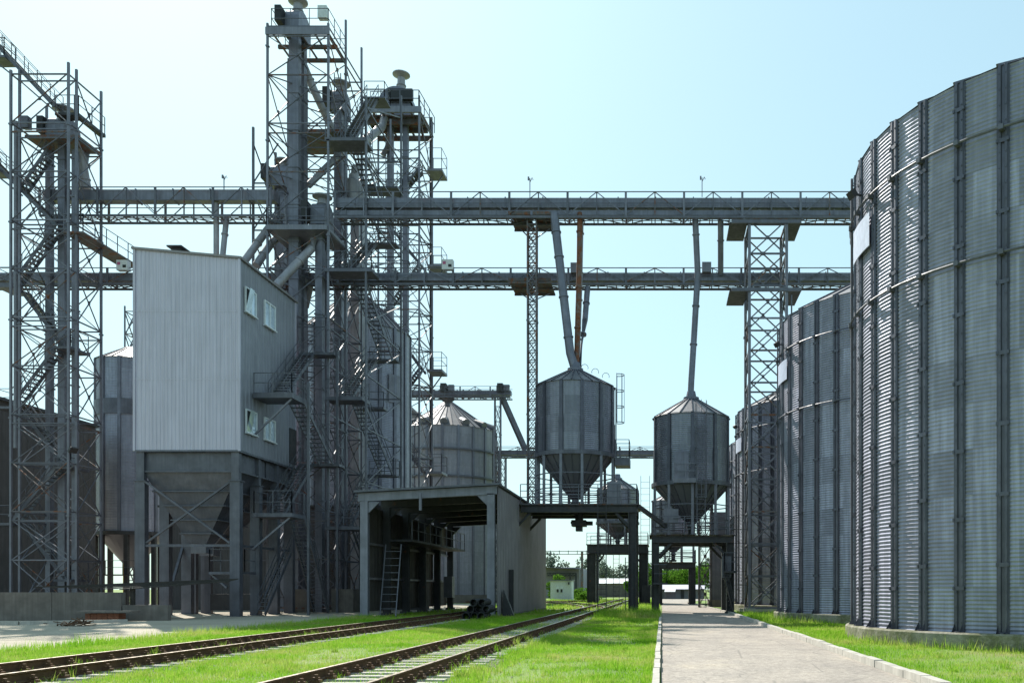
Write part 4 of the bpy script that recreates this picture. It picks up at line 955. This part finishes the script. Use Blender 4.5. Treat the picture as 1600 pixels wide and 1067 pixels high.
# stairs up the side of the block
st = thing('steel_staircase', 'zigzag steel staircase climbing the right wall of the pale block', 'staircase', (-22, 53, 0))
sx = bx1+.75; z1_, z2_, z3_ = PZ(619, 51.2), PZ(803, 51), PZ(725, 56.4)
platform(st, bx1+.1, 50.2, bx1+2.3, 52.0, z1_, 'FR', 'steel', .3); platform(st, bx1+.1, 50.2, bx1+2.3, 52.0, z2_, 'FRL', 'steel', .22, 1.25)
flight(st, (sx-.15, 52.0, z1_), (sx, 56.4, PZ(553, 56.6)), .85); flight(st, (sx+1.2, 56.2, z3_), (sx+1.05, 51.8, z1_), .85)
platform(st, sx-.4, 56.2, sx+1.7, 57.2, PZ(553, 56.6), 'R', 'steel', .15); platform(st, sx-.4, 56.2, sx+2.0, 57.2, z3_, 'R', 'steel', .15)
flight(st, (sx-.1, 52.0, z2_), (sx, 56.2, z3_), .85); flight(st, (sx+1.2, 55.4, .1), (sx+1.1, 51.9, z2_), .85); flight(st, (PX(405, 50)+.2, 49.8, .1), (PX(440, 52), 52.8, 3.6), .8, 'steel', (.8, -.6, 0))
MB().beam((bx1+.1, 50.4, PZ(677, 50)), (bx1+2.2, 50.4, z1_-.32), .1).build('bracket', M['steel_lt'], st); MB().beam((bx1+.0, 50.4, PZ(857, 50)), (bx1+2.1, 50.4, z2_-.24), .1).build('bracket', M['steel_lt'], st)
for x, y in ((sx+1.75, 52), (sx+1.75, 56.6)): MB().beam((x, y, 0), (x, y, z1_+(1 if y < 53 else 4)), .13).build('post', M['steel'], st)

# ------------------------------------------------------------------ storage silos behind the block
def plain_silo(label, c, R, z0, z1, za, n=16, leg=True, mat='wall2', group='tall storage silos behind the towers', ringz=()):
    root = thing('storage_silo', label, 'storage silo', (c[0], c[1], 0), group)
    corr_wall('wall', c, R, z0, z1, M[mat], root, .13, .013, 4, 96)
    for k in range(n):
        a = 2*PI*(k+.37)/n; d = Vector((math.cos(a), math.sin(a), 0)); o = Vector((c[0], c[1], 0))
        MB().beam(o+d*(R+.06)+Vector((0, 0, z0)), o+d*(R+.06)+Vector((0, 0, z1)), .24, .08, tuple(d)).build('stiffener', M['galv'], root)
    cone_roof(root, c, R, z1, za, 2*n, M['roof'], .5, .06, .1)
    for z in ringz:
        m = MB().lathe([(R+.1, z-.12), (R+.28, z-.12), (R+.28, z+.06), (R+.1, z+.06)], c, 48); m.build('wind_ring', M['steel'], root)
    if leg:
        MB().lathe([(R+.02, z0-.3), (R+.18, z0-.3), (R+.18, z0), (R+.02, z0)], c, 48).build('ring_beam', M['steel_dk'], root)
        MB().lathe([(R-.05, z0-.2), (.4, max(.8, z0-R*1.1))], c, 32).build('hopper', M['wall2'], root)
        for k in range(8):
            a = 2*PI*(k+.5)/8; x, y = c[0]+math.cos(a)*R, c[1]+math.sin(a)*R; MB().box(x-.16, y-.16, 0, x+.16, y+.16, z0-.3).build('leg', M['steel_dk'], root)
    return root
cL = (PX(206, 75), 75.0); sL = plain_silo('narrow silo on legs seen left of and below the pale block', cL, 2.62, PZ(832, 75), PZ(568, 75), PZ(545, 75), 12, True, 'wall4')
MB().lathe([(2.68, PZ(655, 75)), (2.72, PZ(655, 75)), (2.72, PZ(632, 75)), (2.68, PZ(632, 75))], cL, 48).build('plain_band', M['steel'], sL)
platform(sL, cL[0]-2.8, 71.4, cL[0]+2.8, 72.3, PZ(897, 72), 'F', 'steel_dk', .1)
cD = (PX(556, 70), 70.2); sD = plain_silo('tall dark silo directly behind the central tower stairs', cD, 4.08, .3, PZ(523, 70), PZ(455, 70), 20, False, 'wall4')
MB().lathe([(4.3, -.1), (4.3, .3), (0, .3)], cD, 40).build('concrete_base', M['conc'], sD)
a = R_(-70); lx, ly = cD[0]+math.cos(a)*4.25, cD[1]+math.sin(a)*4.25; ladder(sD, (lx, ly, 1), (lx, ly, PZ(490, 66)), .5, (math.cos(a), math.sin(a), 0), True)
for py, w in ((580, .5), (620, .6)): pass
MB().lathe([(4.14, PZ(620, 66)), (4.17, PZ(620, 66)), (4.17, PZ(575, 66)), (4.14, PZ(575, 66))], cD, 6, R_(-38), R_(-20)).build('sign_panel', M['steel_lt'], sD)
platform(sD, PX(560, 65), 64.9, PX(600, 65), 65.9, PZ(636, 65), 'FR', 'steel', .15)
cE = (PX(699, 100), 100.5); sE = plain_silo('wide pale tank with conical roof behind the shed', cE, 5.3, .9, PZ(662, 95.2), PZ(629, 100.5), 20, False, 'wall3', ringz=(PZ(703, 97), PZ(745, 97)))
MB().lathe([(5.6, -.1), (5.6, .9), (0, .9)], cE, 48).build('concrete_base', M['conc'], sE)
for k in range(9):
    a = R_(-160+k*26); x, y = cE[0]+math.cos(a)*4.9, cE[1]+math.sin(a)*4.9; z = PZ(662, 95.2)+.15
    MB().tube([(x-math.cos(a)*.9, y-math.sin(a)*.9, z+.55), (x+math.cos(a)*.35, y+math.sin(a)*.35, z+.12)], .42, 10).build('roof_vent', M['roof'], sE)

# barn with dark cladding on the left
bw = thing('warehouse', 'long warehouse clad in dark brown sheeting behind the left tower', 'warehouse', (-52, 70, 0))
bxw = -44.3; zb = PZ(626, 60)
m = MB(); siding(m, (bxw, 58.5), (bxw, 70), 0, zb, zb, .6, .04, (1, 0)); m.build('side_wall', M['brown_cl'], bw)
m = MB(); siding(m, (-70, 58.5), (bxw, 58.5), 0, zb-1, zb, .6, .04, (0, -1)); m.build('front_wall', M['brown_cl'], bw)
m = MB().add([(-70, 58.2, zb+.3), (bxw+.25, 58.2, zb), (bxw+.25, 70.2, zb), (-70, 70.2, zb+.3), (-70, 58.2, zb+.5), (bxw+.25, 58.2, zb+.2), (bxw+.25, 70.2, zb+.2), (-70, 70.2, zb+.5)], [(0, 3, 2, 1), (4, 5, 6, 7), (0, 1, 5, 4), (1, 2, 6, 5), (2, 3, 7, 6), (3, 0, 4, 7)]); m.build('roof', M['steel_dk'], bw)
# low dark machine house behind the central tower foot
mh = thing('machine_house', 'low dark machine house at the foot of the central tower', 'building', (-25, 66.5, 0))
m = MB(); siding(m, (-36.3, 64.8), (-17.2, 64.8), 0, 7.4, 7.4, .5); m.build('front_wall', M['brown_cl'], mh)
m = MB(); siding(m, (-17.2, 64.8), (-17.2, 66), 0, 7.4, 7.4, .5, .04, (1, 0)); m.build('side_wall', M['brown_cl'], mh); MB().box(-36.4, 64.6, 7.4, -17.1, 66.0, 7.55).build('roof', M['steel_dk'], mh)
for x in (-23.5, -20.5): MB().box(x-.7, 57.4, 0, x+.7, 58.8, 1.5).build('machine_plinth', M['conc'], mh)
# gabled house by the rear tower
gh = thing('gabled_building', 'pale gabled building glimpsed between the dark silo and the tank', 'building', (-34, 106, 0))
gx0, gx1, gxm = PX(560, 104), PX(655, 104), PX(608, 104); ze, zr_ = PZ(651, 104), PZ(612, 104)
m = MB().add([(gx0, 104, 0), (gx1, 104, 0), (gx1, 104, ze), (gxm, 104, zr_), (gx0, 104, ze), (gx0, 118, 0), (gx1, 118, 0), (gx1, 118, ze), (gxm, 118, zr_), (gx0, 118, ze)], [(0, 1, 2, 3, 4), (1, 6, 7, 2), (5, 0, 4, 9), (6, 5, 9, 8, 7)]); m.build('wall', M['siding_dk'], gh)
m = MB().beam((gxm-.1, 103.7, zr_+.12), (gx1+.4, 103.7, ze-.1), .3, .2).quad((gxm, 103.6, zr_+.1), (gx1+.3, 103.6, ze-.05), (gx1+.3, 118, ze-.05), (gxm, 118, zr_+.1)).quad((gx0-.3, 103.6, ze-.05), (gxm, 103.6, zr_+.1), (gxm, 118, zr_+.1), (gx0-.3, 118, ze-.05)); m.build('roof', M['siding_dk'], gh)
MB().box(PX(640, 103.9), 103.9, PZ(700, 104), PX(650, 103.9), 103.98, PZ(672, 104)).build('window', M['glass'], gh)
# lattice top left of the block
col_tower('thin lattice mast rising behind the roof of the narrow silo', PX(195, 88), 88, 1.5, PZ(478, 88), 2.2, name='lattice_mast', pr=.12, br=.08)
# yellow post under the narrow silo
tag(recenter(MB().box(PX(192, 90), 90, 0, PX(196, 90), 90.4, PZ(865, 90)).build('yellow_column', M['yellow'])), 'yellow column seen between the legs of the narrow silo', 'column')

# ------------------------------------------------------------------ railway loading shed
sx0, sx1, sy0, sy1 = PX(559, 47), PX(777, 47), 47.0, 66.5
zL, zR = PZ(769, 47), PZ(757, 47)
sh = thing('railway_shed', 'open ended dark loading shed over the back railway track', 'shed', ((sx0+sx1)/2, 56, 0))
m = MB(); siding(m, (sx1, sy0), (sx1, sy1), .12, zR-.1, zR-.1, .5, .03, (1, 0)); m.quad((sx1-.01, sy1, .12), (sx1-.01, sy0, .12), (sx1-.01, sy0, zR-.1), (sx1-.01, sy1, zR-.1)); m.build('side_wall', M['siding_dk'], sh)
m = MB().box(sx1-.1, sy0, -.1, sx1+.06, sy1, .119); m.build('plinth', M['conc'], sh)
m = MB().add([(sx0-.15, sy0-.2, zL-.02), (sx1+.12, sy0-.2, zR-.02), (sx1+.12, sy1, zR-.02), (sx0-.15, sy1, zL-.02), (sx0-.15, sy0-.2, zL+.08), (sx1+.12, sy0-.2, zR+.08), (sx1+.12, sy1, zR+.08), (sx0-.15, sy1, zL+.08)], [(0, 3, 2, 1), (4, 5, 6, 7), (0, 1, 5, 4), (1, 2, 6, 5), (2, 3, 7, 6), (3, 0, 4, 7)]); m.build('roof', M['steel'], sh)
ys = np.linspace(sy0+.2, sy1-.3, 6)
for i, y in enumerate(ys):
    for x in (sx0+.3, sx1-.35):
        m = MB(); w = .2; zt_ = (zL if x < -12 else zR)-.45
        m.box(x-w, y-.15, 0, x+w, y-.11, zt_).box(x-w, y+.11, 0, x+w, y+.15, zt_).box(x-.03, y-.11, 0, x+.03, y+.11, zt_).box(x-w-.1, y-.25, 0, x+w+.1, y+.25, .15); m.build('column', M['steel_lt'] if i == 0 else M['steel_dk'], sh)
    m = MB().add([(sx0, y-.15, zL-.48), (sx1, y-.15, zR-.48), (sx1, y+.15, zR-.48), (sx0, y+.15, zL-.48), (sx0, y-.15, zL-.04), (sx1, y-.15, zR-.04), (sx1, y+.15, zR-.04), (sx0, y+.15, zL-.04)], [(0, 3, 2, 1), (4, 5, 6, 7), (0, 1, 5, 4), (1, 2, 6, 5), (2, 3, 7, 6), (3, 0, 4, 7)]); m.build('roof_beam', M['steel_lt'] if i == 0 else M['steel_dk'], sh)
    for x, q in ((sx0+.5, 1), (sx1-.55, -1)):
        zt_ = (zL if q > 0 else zR)-.49; MB().add([(x, y-.08, zt_-.6), (x+q*.6, y-.08, zt_), (x, y-.08, zt_), (x, y+.08, zt_-.6), (x+q*.6, y+.08, zt_), (x, y+.08, zt_)], [(0, 1, 2), (5, 4, 3), (0, 3, 4, 1), (1, 4, 5, 2), (2, 5, 3, 0)]).build('haunch', M['steel_lt'] if i == 0 else M['steel_dk'], sh)
for i, (a, b) in enumerate(zip(ys[:-1], ys[1:])):
    for j, (z0, z1) in enumerate(((.3, 2.0), (2.15, 3.9), (4.0, zL-.6))):
        if (i, j) in ((4, 1),): continue
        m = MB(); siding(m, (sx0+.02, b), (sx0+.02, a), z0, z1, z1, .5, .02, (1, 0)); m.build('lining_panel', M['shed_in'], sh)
    for z in (2.07, 3.95): MB().box(sx0+.05, a+.16, z-.06, sx0+.2, b-.16, z+.06).build('wall_rail', M['steel_lt'], sh)
platform(sh, sx0+.6, 50.5, sx0+1.9, 64, 4.3, 'R', 'steel_dk', .12)
MB().box(sx0+.5, 63.4, .9, sx0+1.1, 64.2, 2.4).build('electrical_cabinet', M['steel_lt'], sh)
MB().tube([P(657, 770, 46.7), P(657, 797, 46.7)], .08, 8).build('hanging_pipe', M['steel_lt'], sh)
MB().box(sx1+.05, 50.3, .1, sx1+.3, 50.5, 2.6).build('bracket_post', M['steel_dk'], sh)
o = ladder(None, P(606, 962, 48.2), P(615, 850, 49.4), .85, (0, -1, 0), False, 'steel_lt', step=.38); recenter(o); tag(o, 'pale steel ladder standing inside the mouth of the shed', 'ladder')
m = MB().add([(sx1+.1, 47.9, 0), (sx1+.75, 47.9, 0), (sx1+.15, 47.9, 1.5), (sx1+.1, 48.5, 0), (sx1+.7, 48.5, 0), (sx1+.15, 48.5, 1.4)], [(0, 1, 2), (5, 4, 3), (0, 3, 4, 1), (1, 4, 5, 2), (2, 5, 3, 0)])
tag(recenter(m.build('dark_board', M['steel_dk'])), 'dark board leaning on the outer shed wall', 'board')
# black pipes piled at the right column
rr = .185; k = 0
for row, cnt in enumerate((3, 3, 2)):
    for i in range(cnt):
        x = -9.62+.2*(row % 2)+i*.385+(.385 if row == 2 else 0); y = 43.9+random.uniform(-.25, .25); z = rr+row*.33; m = MB(); n = 16
        m.lathe([(rr, 0), (rr, 1.5), (rr-.03, 1.5), (rr-.03, 0), (rr, 0)], (0, 0), n)
        for q in np.arange(.1, 1.5, .12): m.lathe([(rr, q), (rr+.012, q+.02), (rr+.012, q+.05), (rr, q+.07)], (0, 0), n)
        m.v = [(a+x, c+y, b+z) for a, b, c in m.v]
        tag(recenter(m.build('drainage_pipe', M['black'])), 'black ribbed pipe piled with others beside the shed column', 'pipe', 'pile of black pipes')

# ------------------------------------------------------------------ left yard
wl = thing('concrete_wall', 'low stained concrete retaining wall at the far left', 'wall', (-30, 41.5, 0))
xw = [-36, -30.6, -28.0, -25.4]
ws = np.array([-42, -38.5, -36, -32.4, -28.9, -25.6])
for a, b in zip(ws[:-1], ws[1:]): MB().box(a+.012, 42.4, -.1, b-.012, 42.75, PZ(925, 42.4)).build('wall_slab', M['conc'], wl)
MB().box(-25.55, 42.4, -.1, -23.4, 42.7, .75).build('wall_slab', M['conc'], wl)
m = MB()
for i in range(6): m.beam((-28.6-.9*i+2.6, 43+.1*i, PZ(922, 43)+.05+.02*i), (-22.5, 46.3+.25*i, PZ(908, 45)+.03*i), .5, .05)
tag(recenter(m.build('plank_ramp', M['wood'])), 'dark sloping plank ramp above the concrete wall', 'ramp')
for x in (-27.3, -25.6): tag(recenter(MB().box(x-.08, 43.2, 0, x+.08, 43.4, PZ(918, 43)).build('prop_post', M['wood'])), 'short wooden prop under the plank ramp', 'post', 'props under the plank ramp')
m = MB()
for i in range(5):
    for j in range(6): m.box(-26.55+j*.26, 41.2, .02+i*.075, -26.55+j*.26+.245, 41.75, .085+i*.075)
tag(recenter(m.build('brick_stack', M['brick'])), 'low stack of red bricks under a slab by the concrete wall', 'bricks')
tag(recenter(MB().box(-26.9, 41.0, .41, -24.4, 41.9, .5).build('cover_slab', M['conc'])), 'grey slab laid over the red bricks', 'slab')
m = MB()
for i in range(40):
    a = Vector((-23.6+random.gauss(0, .35), 36.2+random.gauss(0, .3), random.uniform(.02, .22))); m.beam(a, a+Vector((random.uniform(-.5, .5), random.uniform(-.4, .4), random.uniform(-.12, .15))), .05, .03)
tag(recenter(m.build('scrap_heap', M['rail_side'])), 'small heap of rusty scrap on the sunlit yard', 'scrap')

# ------------------------------------------------------------------ far background
cb = thing('cabin', 'small white cabin beside the far tracks', 'cabin', (PX(876, 122), 124, 0))
xa, xb = PX(860, 122), PX(893, 122); MB().box(xa, 122, 0, xb, 125, PZ(907, 122)).build('wall', M['white'], cb)
MB().box(xa-.15, 121.8, PZ(907, 122), xb+.15, 125.2, PZ(905.5, 122)).build('roof', M['steel_lt'], cb)
for q in (871.5, 877.5): 
    w = MB().box(PX(q-2.2, 122), 121.93, PZ(926, 122), PX(q+2.2, 122), 121.99, PZ(915.5, 122)).build('window', M['frame_w'], cb); MB().box(PX(q-1.6, 122), 121.9, PZ(925, 122), PX(q+1.6, 122), 121.925, PZ(920, 122)).build('pane', M['steel_dk'], w)
MB().box(PX(888, 122), 121.6, PZ(913, 122), PX(890, 122), 121.98, PZ(909, 122)).build('wall_lamp', M['steel_dk'], cb)
fb = thing('far_hall', 'far grey hall with lattice canopy left of the track', 'hall', (-20, 152, 0))
MB().box(PX(800, 150), 150, 0, PX(905, 150), 165, PZ(886, 150)).build('wall', M['siding_dk'], fb); MB().add([(PX(800, 149), 148, PZ(884, 150)), (PX(905, 149), 148, PZ(889, 150)), (PX(908, 149), 166, PZ(889, 150)), (PX(800, 149), 166, PZ(884, 150))], [(0, 1, 2, 3)]).build('roof', M['steel'], fb)
m = MB(); zt_, zb_ = PZ(895, 149), PZ(899, 149)
xs_ = np.linspace(PX(855, 149), PX(900, 149), 11)
for a, b in zip(xs_[:-1], xs_[1:]): m.beam((a, 149, zt_), ((a+b)/2, 149, zb_), .12).beam(((a+b)/2, 149, zb_), (b, 149, zt_), .12)
m.beam((xs_[0], 149, zt_), (xs_[-1], 149, zt_), .15).beam((xs_[0], 149, zb_), (xs_[-1], 149, zb_), .15); m.build('canopy_truss', M['steel_dk'], fb)
for x in (xs_[-1], xs_[-3]): MB().box(x-.15, 148.9, 0, x+.15, 149.1, zt_).build('post', M['steel_dk'], fb)
tag(recenter(MB().box(PX(907, 152), 152, 0, PX(920, 152), 165, PZ(890, 152)).build('pale_container', M['siding'])), 'pale ribbed container block right of the far hall', 'container')
pl = thing('pole_line', 'dark pole carrying a thin overhead beam across the far tracks', 'pole', (PX(909.5, 140), 140, 0)); MB().beam((PX(909.5, 140), 140, 0), (PX(909.5, 140), 140, PZ(861, 140)), .35).build('pole', M['steel_rust'], pl)
for py in (861, 865.5): MB().beam((PX(840, 140), 140, PZ(py, 140)), (PX(1020, 140), 140, PZ(py, 140)), .1).build('overhead_beam', M['steel'], pl)
for px in range(846, 1016, 14): MB().beam((PX(px, 140), 140, PZ(865, 140)), (PX(px, 140), 140, PZ(859.5, 140)), .09).build('strut', M['steel'], pl)
wb = thing('far_building', 'low far building with white roof behind a grey fence', 'building', (-12, 182, 0)); MB().box(PX(915, 180), 180, 0, PX(985, 180), 192, PZ(911, 180)).build('wall', M['siding_dk'], wb); MB().add([(PX(914, 179), 179, PZ(911, 180)), (PX(986, 179), 179, PZ(911, 180)), (PX(986, 186), 186, PZ(903, 183)), (PX(914, 186), 186, PZ(903, 183))], [(0, 1, 2, 3)]).build('roof', M['white'], wb)
fc = thing('panel_fence', 'grey concrete panel fence in front of the white roofed building', 'fence', (-12, 165, 0))
xs_ = np.linspace(PX(925, 165), PX(1025, 165), 9)
for a, b in zip(xs_[:-1], xs_[1:]): MB().box(a+.1, 165, 0, b-.1, 165.15, PZ(914, 165)).build('panel', M['conc'], fc); MB().box(a-.09, 164.9, 0, a+.09, 165.2, PZ(912, 165)).build('post', M['conc'], fc)
eb = thing('far_building', 'long low building with blue grey roof closing the end of the road', 'building', (2, 140, 0)); MB().box(PX(1022, 138), 138, 0, PX(1100, 138), 146, PZ(920, 138)).build('wall', M['steel_lt'], eb); MB().add([(PX(1021, 137), 137, PZ(920, 138)), (PX(1101, 137), 137, PZ(920, 138)), (PX(1101, 142), 142, PZ(913, 140)), (PX(1021, 142), 142, PZ(913, 140))], [(0, 1, 2, 3)]).build('roof', M['siding'], eb)
MB().box(PX(1064, 138), 137.9, 0, PX(1069, 138), 137.99, PZ(922, 138)).build('door', M['steel_dk'], eb)
ks = thing('kiosk', 'small kiosk with white awning in front of the building at the road end', 'kiosk', (PX(1046, 134), 135, 0)); MB().box(PX(1038, 134), 134.6, 0, PX(1056, 134), 136.5, PZ(923, 134)).build('wall', M['steel'], ks); MB().add([(PX(1038, 133), 133.4, PZ(924, 134)), (PX(1055, 133), 133.4, PZ(924, 134)), (PX(1056, 134.6), 134.6, PZ(920, 134)), (PX(1039, 134.6), 134.6, PZ(920, 134))], [(0, 1, 2, 3)]).build('awning', M['white'], ks)
def crown_mesh(name, c, rx, rz, n, leaf, mat, parent, lumps=9, seed=1):
    g = np.random.default_rng(seed); L = g.normal(size=(lumps, 3)); L /= np.linalg.norm(L, axis=1)[:, None]; L *= g.uniform(.25, .75, (lumps, 1)); rad = g.uniform(.28, .5, lumps)
    k = g.integers(0, lumps, n); d = g.normal(size=(n, 3)); d /= np.linalg.norm(d, axis=1)[:, None]; p = L[k]+d*rad[k][:, None]*g.uniform(.55, 1.08, (n, 1))
    p = p*np.array([rx, rx, rz])+np.array(c)
    a = g.normal(size=(n, 3)); a /= np.linalg.norm(a, axis=1)[:, None]; b = np.cross(a, g.normal(size=(n, 3))); b /= np.linalg.norm(b, axis=1)[:, None]; s = leaf*g.uniform(.6, 1.4, (n, 1))
    v = np.stack([p-a*s, p+b*s*.7, p+a*s, p-b*s*.7], 1).reshape(-1, 3); f = np.arange(4*n).reshape(-1, 4)
    return np_mesh(name, v, f, mat, parent, None, False)
def tree(label, x, y, h, r, seed, mat='leaf', group='trees at the road end', n=2600):
    root = thing('leafy_tree', label, 'tree', (x, y, 0), group); m = MB().tube([(x, y, 0), (x+.1, y, h*.3), (x, y, h*.6)], [.22, .16, .08], 7)
    for k in range(5):
        a = k*1.3; m.tube([(x, y, h*(.28+.06*k)), (x+math.cos(a)*r*.6, y+math.sin(a)*r*.6, h*(.5+.07*k))], [.09, .03], 5)
    m.build('trunk', M['bark'], root); crown_mesh('crown', (x, y, h*.6), r, h*.42, n, .16, M[mat], root, 11, seed)
for i, (px, y, py, r, lab) in enumerate(((1040, 160, 886, 3.4, 'bright green tree left of centre behind the road end building'), (1060, 166, 882, 3.6, 'bright green tree in the middle behind the road end building'), (1078, 158, 880, 3.4, 'bright green tree at the right behind the road end building'), (1012, 170, 878, 3.2, 'green tree behind the fence just left of the road gantry leg'), (988, 150, 905, 1.8, 'small green tree beside the far gantry leg'), (1098, 172, 872, 4.2, 'darker green tree glimpsed through the access tower'))):
    tree(lab, PX(px, y), y, PZ(py, y), r, 20+i)
g = np.random.default_rng(3); vs = []; n0 = 0
for i in range(60):
    x = -130+i*3.6+g.uniform(-2, 2); y = 270+g.uniform(-12, 25); h = g.uniform(8.0, 13.5); o = crown_mesh('wood', (x, y, h*.52), g.uniform(3.2, 4.8), h*.55, 800, .36, M['leaf_far'], None, 7, 100+i); vs.append(o)
allv = []
for o in vs:
    a = np.empty(len(o.data.vertices)*3, np.float32); o.data.vertices.foreach_get('co', a); allv.append(a.reshape(-1, 3)); me = o.data; bpy.data.objects.remove(o); bpy.data.meshes.remove(me)
allv = np.concatenate(allv); wd = np_mesh('distant_wood', allv, np.arange(len(allv)).reshape(-1, 4), M['leaf_far'], None, None, False)
wd['kind'] = 'stuff'; wd['label'] = 'grey green wood along the horizon behind the far buildings'; wd['category'] = 'wood'
for px, y, r, h, lab in ((905, 128, 2.2, 1.7, 'green bush between the white cabin and the far gantry'), (868, 135, 1.6, 3.6, 'small bright shrub behind the white cabin roof'), (920, 116, 1.6, 1.2, 'low bush at the foot of the far gantry leg')):
    root = thing('bush', lab, 'bush', (PX(px, y), y, 0), 'bushes by the far tracks'); x = PX(px, y); MB().tube([(x, y, 0), (x, y, h*.5)], .08, 6).build('stem', M['bark'], root); crown_mesh('foliage', (x, y, h*.5), r*1.25, h*.62, 1500, .14, M['leaf'], root, 8, int(px))

# ------------------------------------------------------------------ grass
def blades(n, x0, x1, y0, y1, h0, h1, w, reject=None, lean=.5):
    x = RNG.uniform(x0, x1, n); y = RNG.uniform(y0, y1, n)
    keep = np.ones(n, bool)
    keep &= (x > -.76*y-.3) & (x < .42*y+.3)
    if reject is not None: keep &= ~reject(x, y)
    x = x[keep]; y = y[keep]; n = len(x); pat = .5+.5*np.sin(x*1.7+np.sin(y*1.3)*2)*np.sin(y*1.1+x*.6)
    h = RNG.uniform(h0, h1, n)*(.6+.8*pat)*RNG.choice([1, 1, 1, 1.5], n); a = RNG.uniform(0, 2*PI, n); l = RNG.uniform(0, lean, n)*h; b = RNG.uniform(0, 2*PI, n); ww = w*RNG.uniform(.6, 1.3, n)
    base = np.stack([x, y, np.full(n, .004)], -1); s = np.stack([np.cos(a)*ww, np.sin(a)*ww, np.zeros(n)], -1)
    tip = base+np.stack([np.cos(b)*l, np.sin(b)*l, h], -1)
    return np.stack([base-s, base+s, tip], 1).reshape(-1, 3)
def sleepers(x, y):      # keep sleepers and rails clear
    r = np.zeros(len(x), bool)
    for xc in (-10.73, -4.79):
        d = np.abs(x-xc); r |= (d < 1.32) & (RNG.uniform(0, 1, len(x)) > .35+.4*(np.sin(y*.8+xc)*np.sin(y*.31) > .1)); r |= np.abs(d-.735) < .1
        ph = ((y-(11.3 if xc < -8 else 9.3)) % .62); r |= (d < 1.3) & ((ph < .14) | (ph > .48)) & (d > .55)
    return r
def bare(x, y):
    f = np.sin(x*.9+y*.23)*np.sin(y*.35-x*.4+1)+.5*np.sin(x*2.7-y*1.1)*np.sin(y*1.9+x*.7)
    return (f > .5) & (RNG.uniform(0, 1, len(x)) > .25)
def rej(x, y):
    r = sleepers(x, y) | bare(x, y); 
    r |= ((x-C1[0])**2+(y-C1[1])**2 < (SR+.34)**2)
    return r
B = []
yardx = -15.2
B.append(blades(150000, yardx, RL-.18, 12.5, 24, .03, .075, .006, rej)); B.append(blades(110000, yardx, RL-.18, 24, 38, .035, .085, .010, rej)); B.append(blades(60000, yardx, RL-.18, 38, 56, .05, .12, .016, rej))
B.append(blades(30000, -15, -.2, 56, 130, .08, .2, .03, rej)); B.append(blades(26000, 4.36, 9, 12.5, 24, .03, .08, .006, rej)); B.append(blades(26000, 4.36, 8, 24, 40, .04, .1, .010, rej)); B.append(blades(12000, 4.36, 8, 40, 56, .06, .16, .016, rej))
# stones of the track bed
q = 9000; gx = np.where(RNG.uniform(0, 1, q) < .5, -10.73, -4.79)+RNG.normal(0, .85, q); gy = 11.5+np.abs(RNG.normal(0, 16, q)); gs = RNG.uniform(.012, .032, q)
ct = np.stack([gx, gy, gs*.3], -1)[:, None]; oc = np.array([[1, 0, 0], [0, 1, 0], [-1, 0, 0], [0, -1, 0], [0, 0, 1.0]])[None]*RNG.uniform(.6, 1.3, (q, 5, 1))*gs[:, None, None]
vv = (ct+oc).reshape(-1, 3); ff = (np.arange(q)[:, None, None]*5+np.array([[0, 1, 4], [1, 2, 4], [2, 3, 4], [3, 0, 4]])[None]).reshape(-1, 3)
st_ = np_mesh('gravel', vv, ff, M['stone'], None, None, False); st_['kind'] = 'stuff'; st_['label'] = 'loose ballast stones along the rails'; st_['category'] = 'gravel'
# ragged taller fringes
B.append(blades(9000, -15.9, -14.9, 16, 47, .08, .2, .010)); B.append(blades(5000, -12.4, -11.9, 12, 46, .06, .16, .008)); B.append(blades(5000, -3.2, -2.9, 12, 50, .05, .12, .008))
B.append(blades(7000, -3.5, -.1, 45, 54, .15, .38, .014)); B.append(blades(3500, RL-.32, RL-.16, 14, 52, .05, .13, .008)); B.append(blades(4000, 4.3, 4.5, 14, 54, .05, .13, .008)); B.append(blades(6000, 4.3, 7.5, 38, 50, .12, .34, .012))
B.append(blades(3000, -9.8, -8.5, 44, 50, .08, .2, .012))
for k in range(120):   # clumps standing above the mown lawn
    xx = random.choice((random.uniform(-9, -6.4), random.uniform(-3, -.4), random.uniform(-15, -12.4), random.uniform(4.6, 7))); yy = 13+abs(random.gauss(0, 12)); rr = random.uniform(.06, .22)
    B.append(blades(60, xx-rr, xx+rr, yy-rr, yy+rr, .07, .15, .007, None, .9))
for k in range(70):    # weeds along the rails
    xc = random.choice((-10.73-.735, -10.73+.735, -4.79-.735, -4.79+.735, -10.73, -12.2, -3.4)); yy = 12+abs(random.gauss(0, 14)); B.append(blades(90, xc-.16, xc+.16, yy-.16, yy+.16, .06, .17, .008, None, .9))
t = np.linspace(R_(165), R_(290), 900); rr_ = SR+.34+np.abs(RNG.normal(0, .12, 900))
for a, r2 in zip(t[::6], rr_[::6]): 
    x, y = C1[0]+math.cos(a)*r2, C1[1]+math.sin(a)*r2; B.append(blades(14, x-.1, x+.1, y-.1, y+.1, .08, .22, .009))
V = np.concatenate(B); gr = np_mesh('grass', V, np.arange(len(V)).reshape(-1, 3), M['grass'], None, None, False)
gr['kind'] = 'stuff'; gr['label'] = 'bright green mown grass around the tracks and road'; gr['category'] = 'grass'
print('objects', len(S.objects), 'grass tris', len(V)//3)
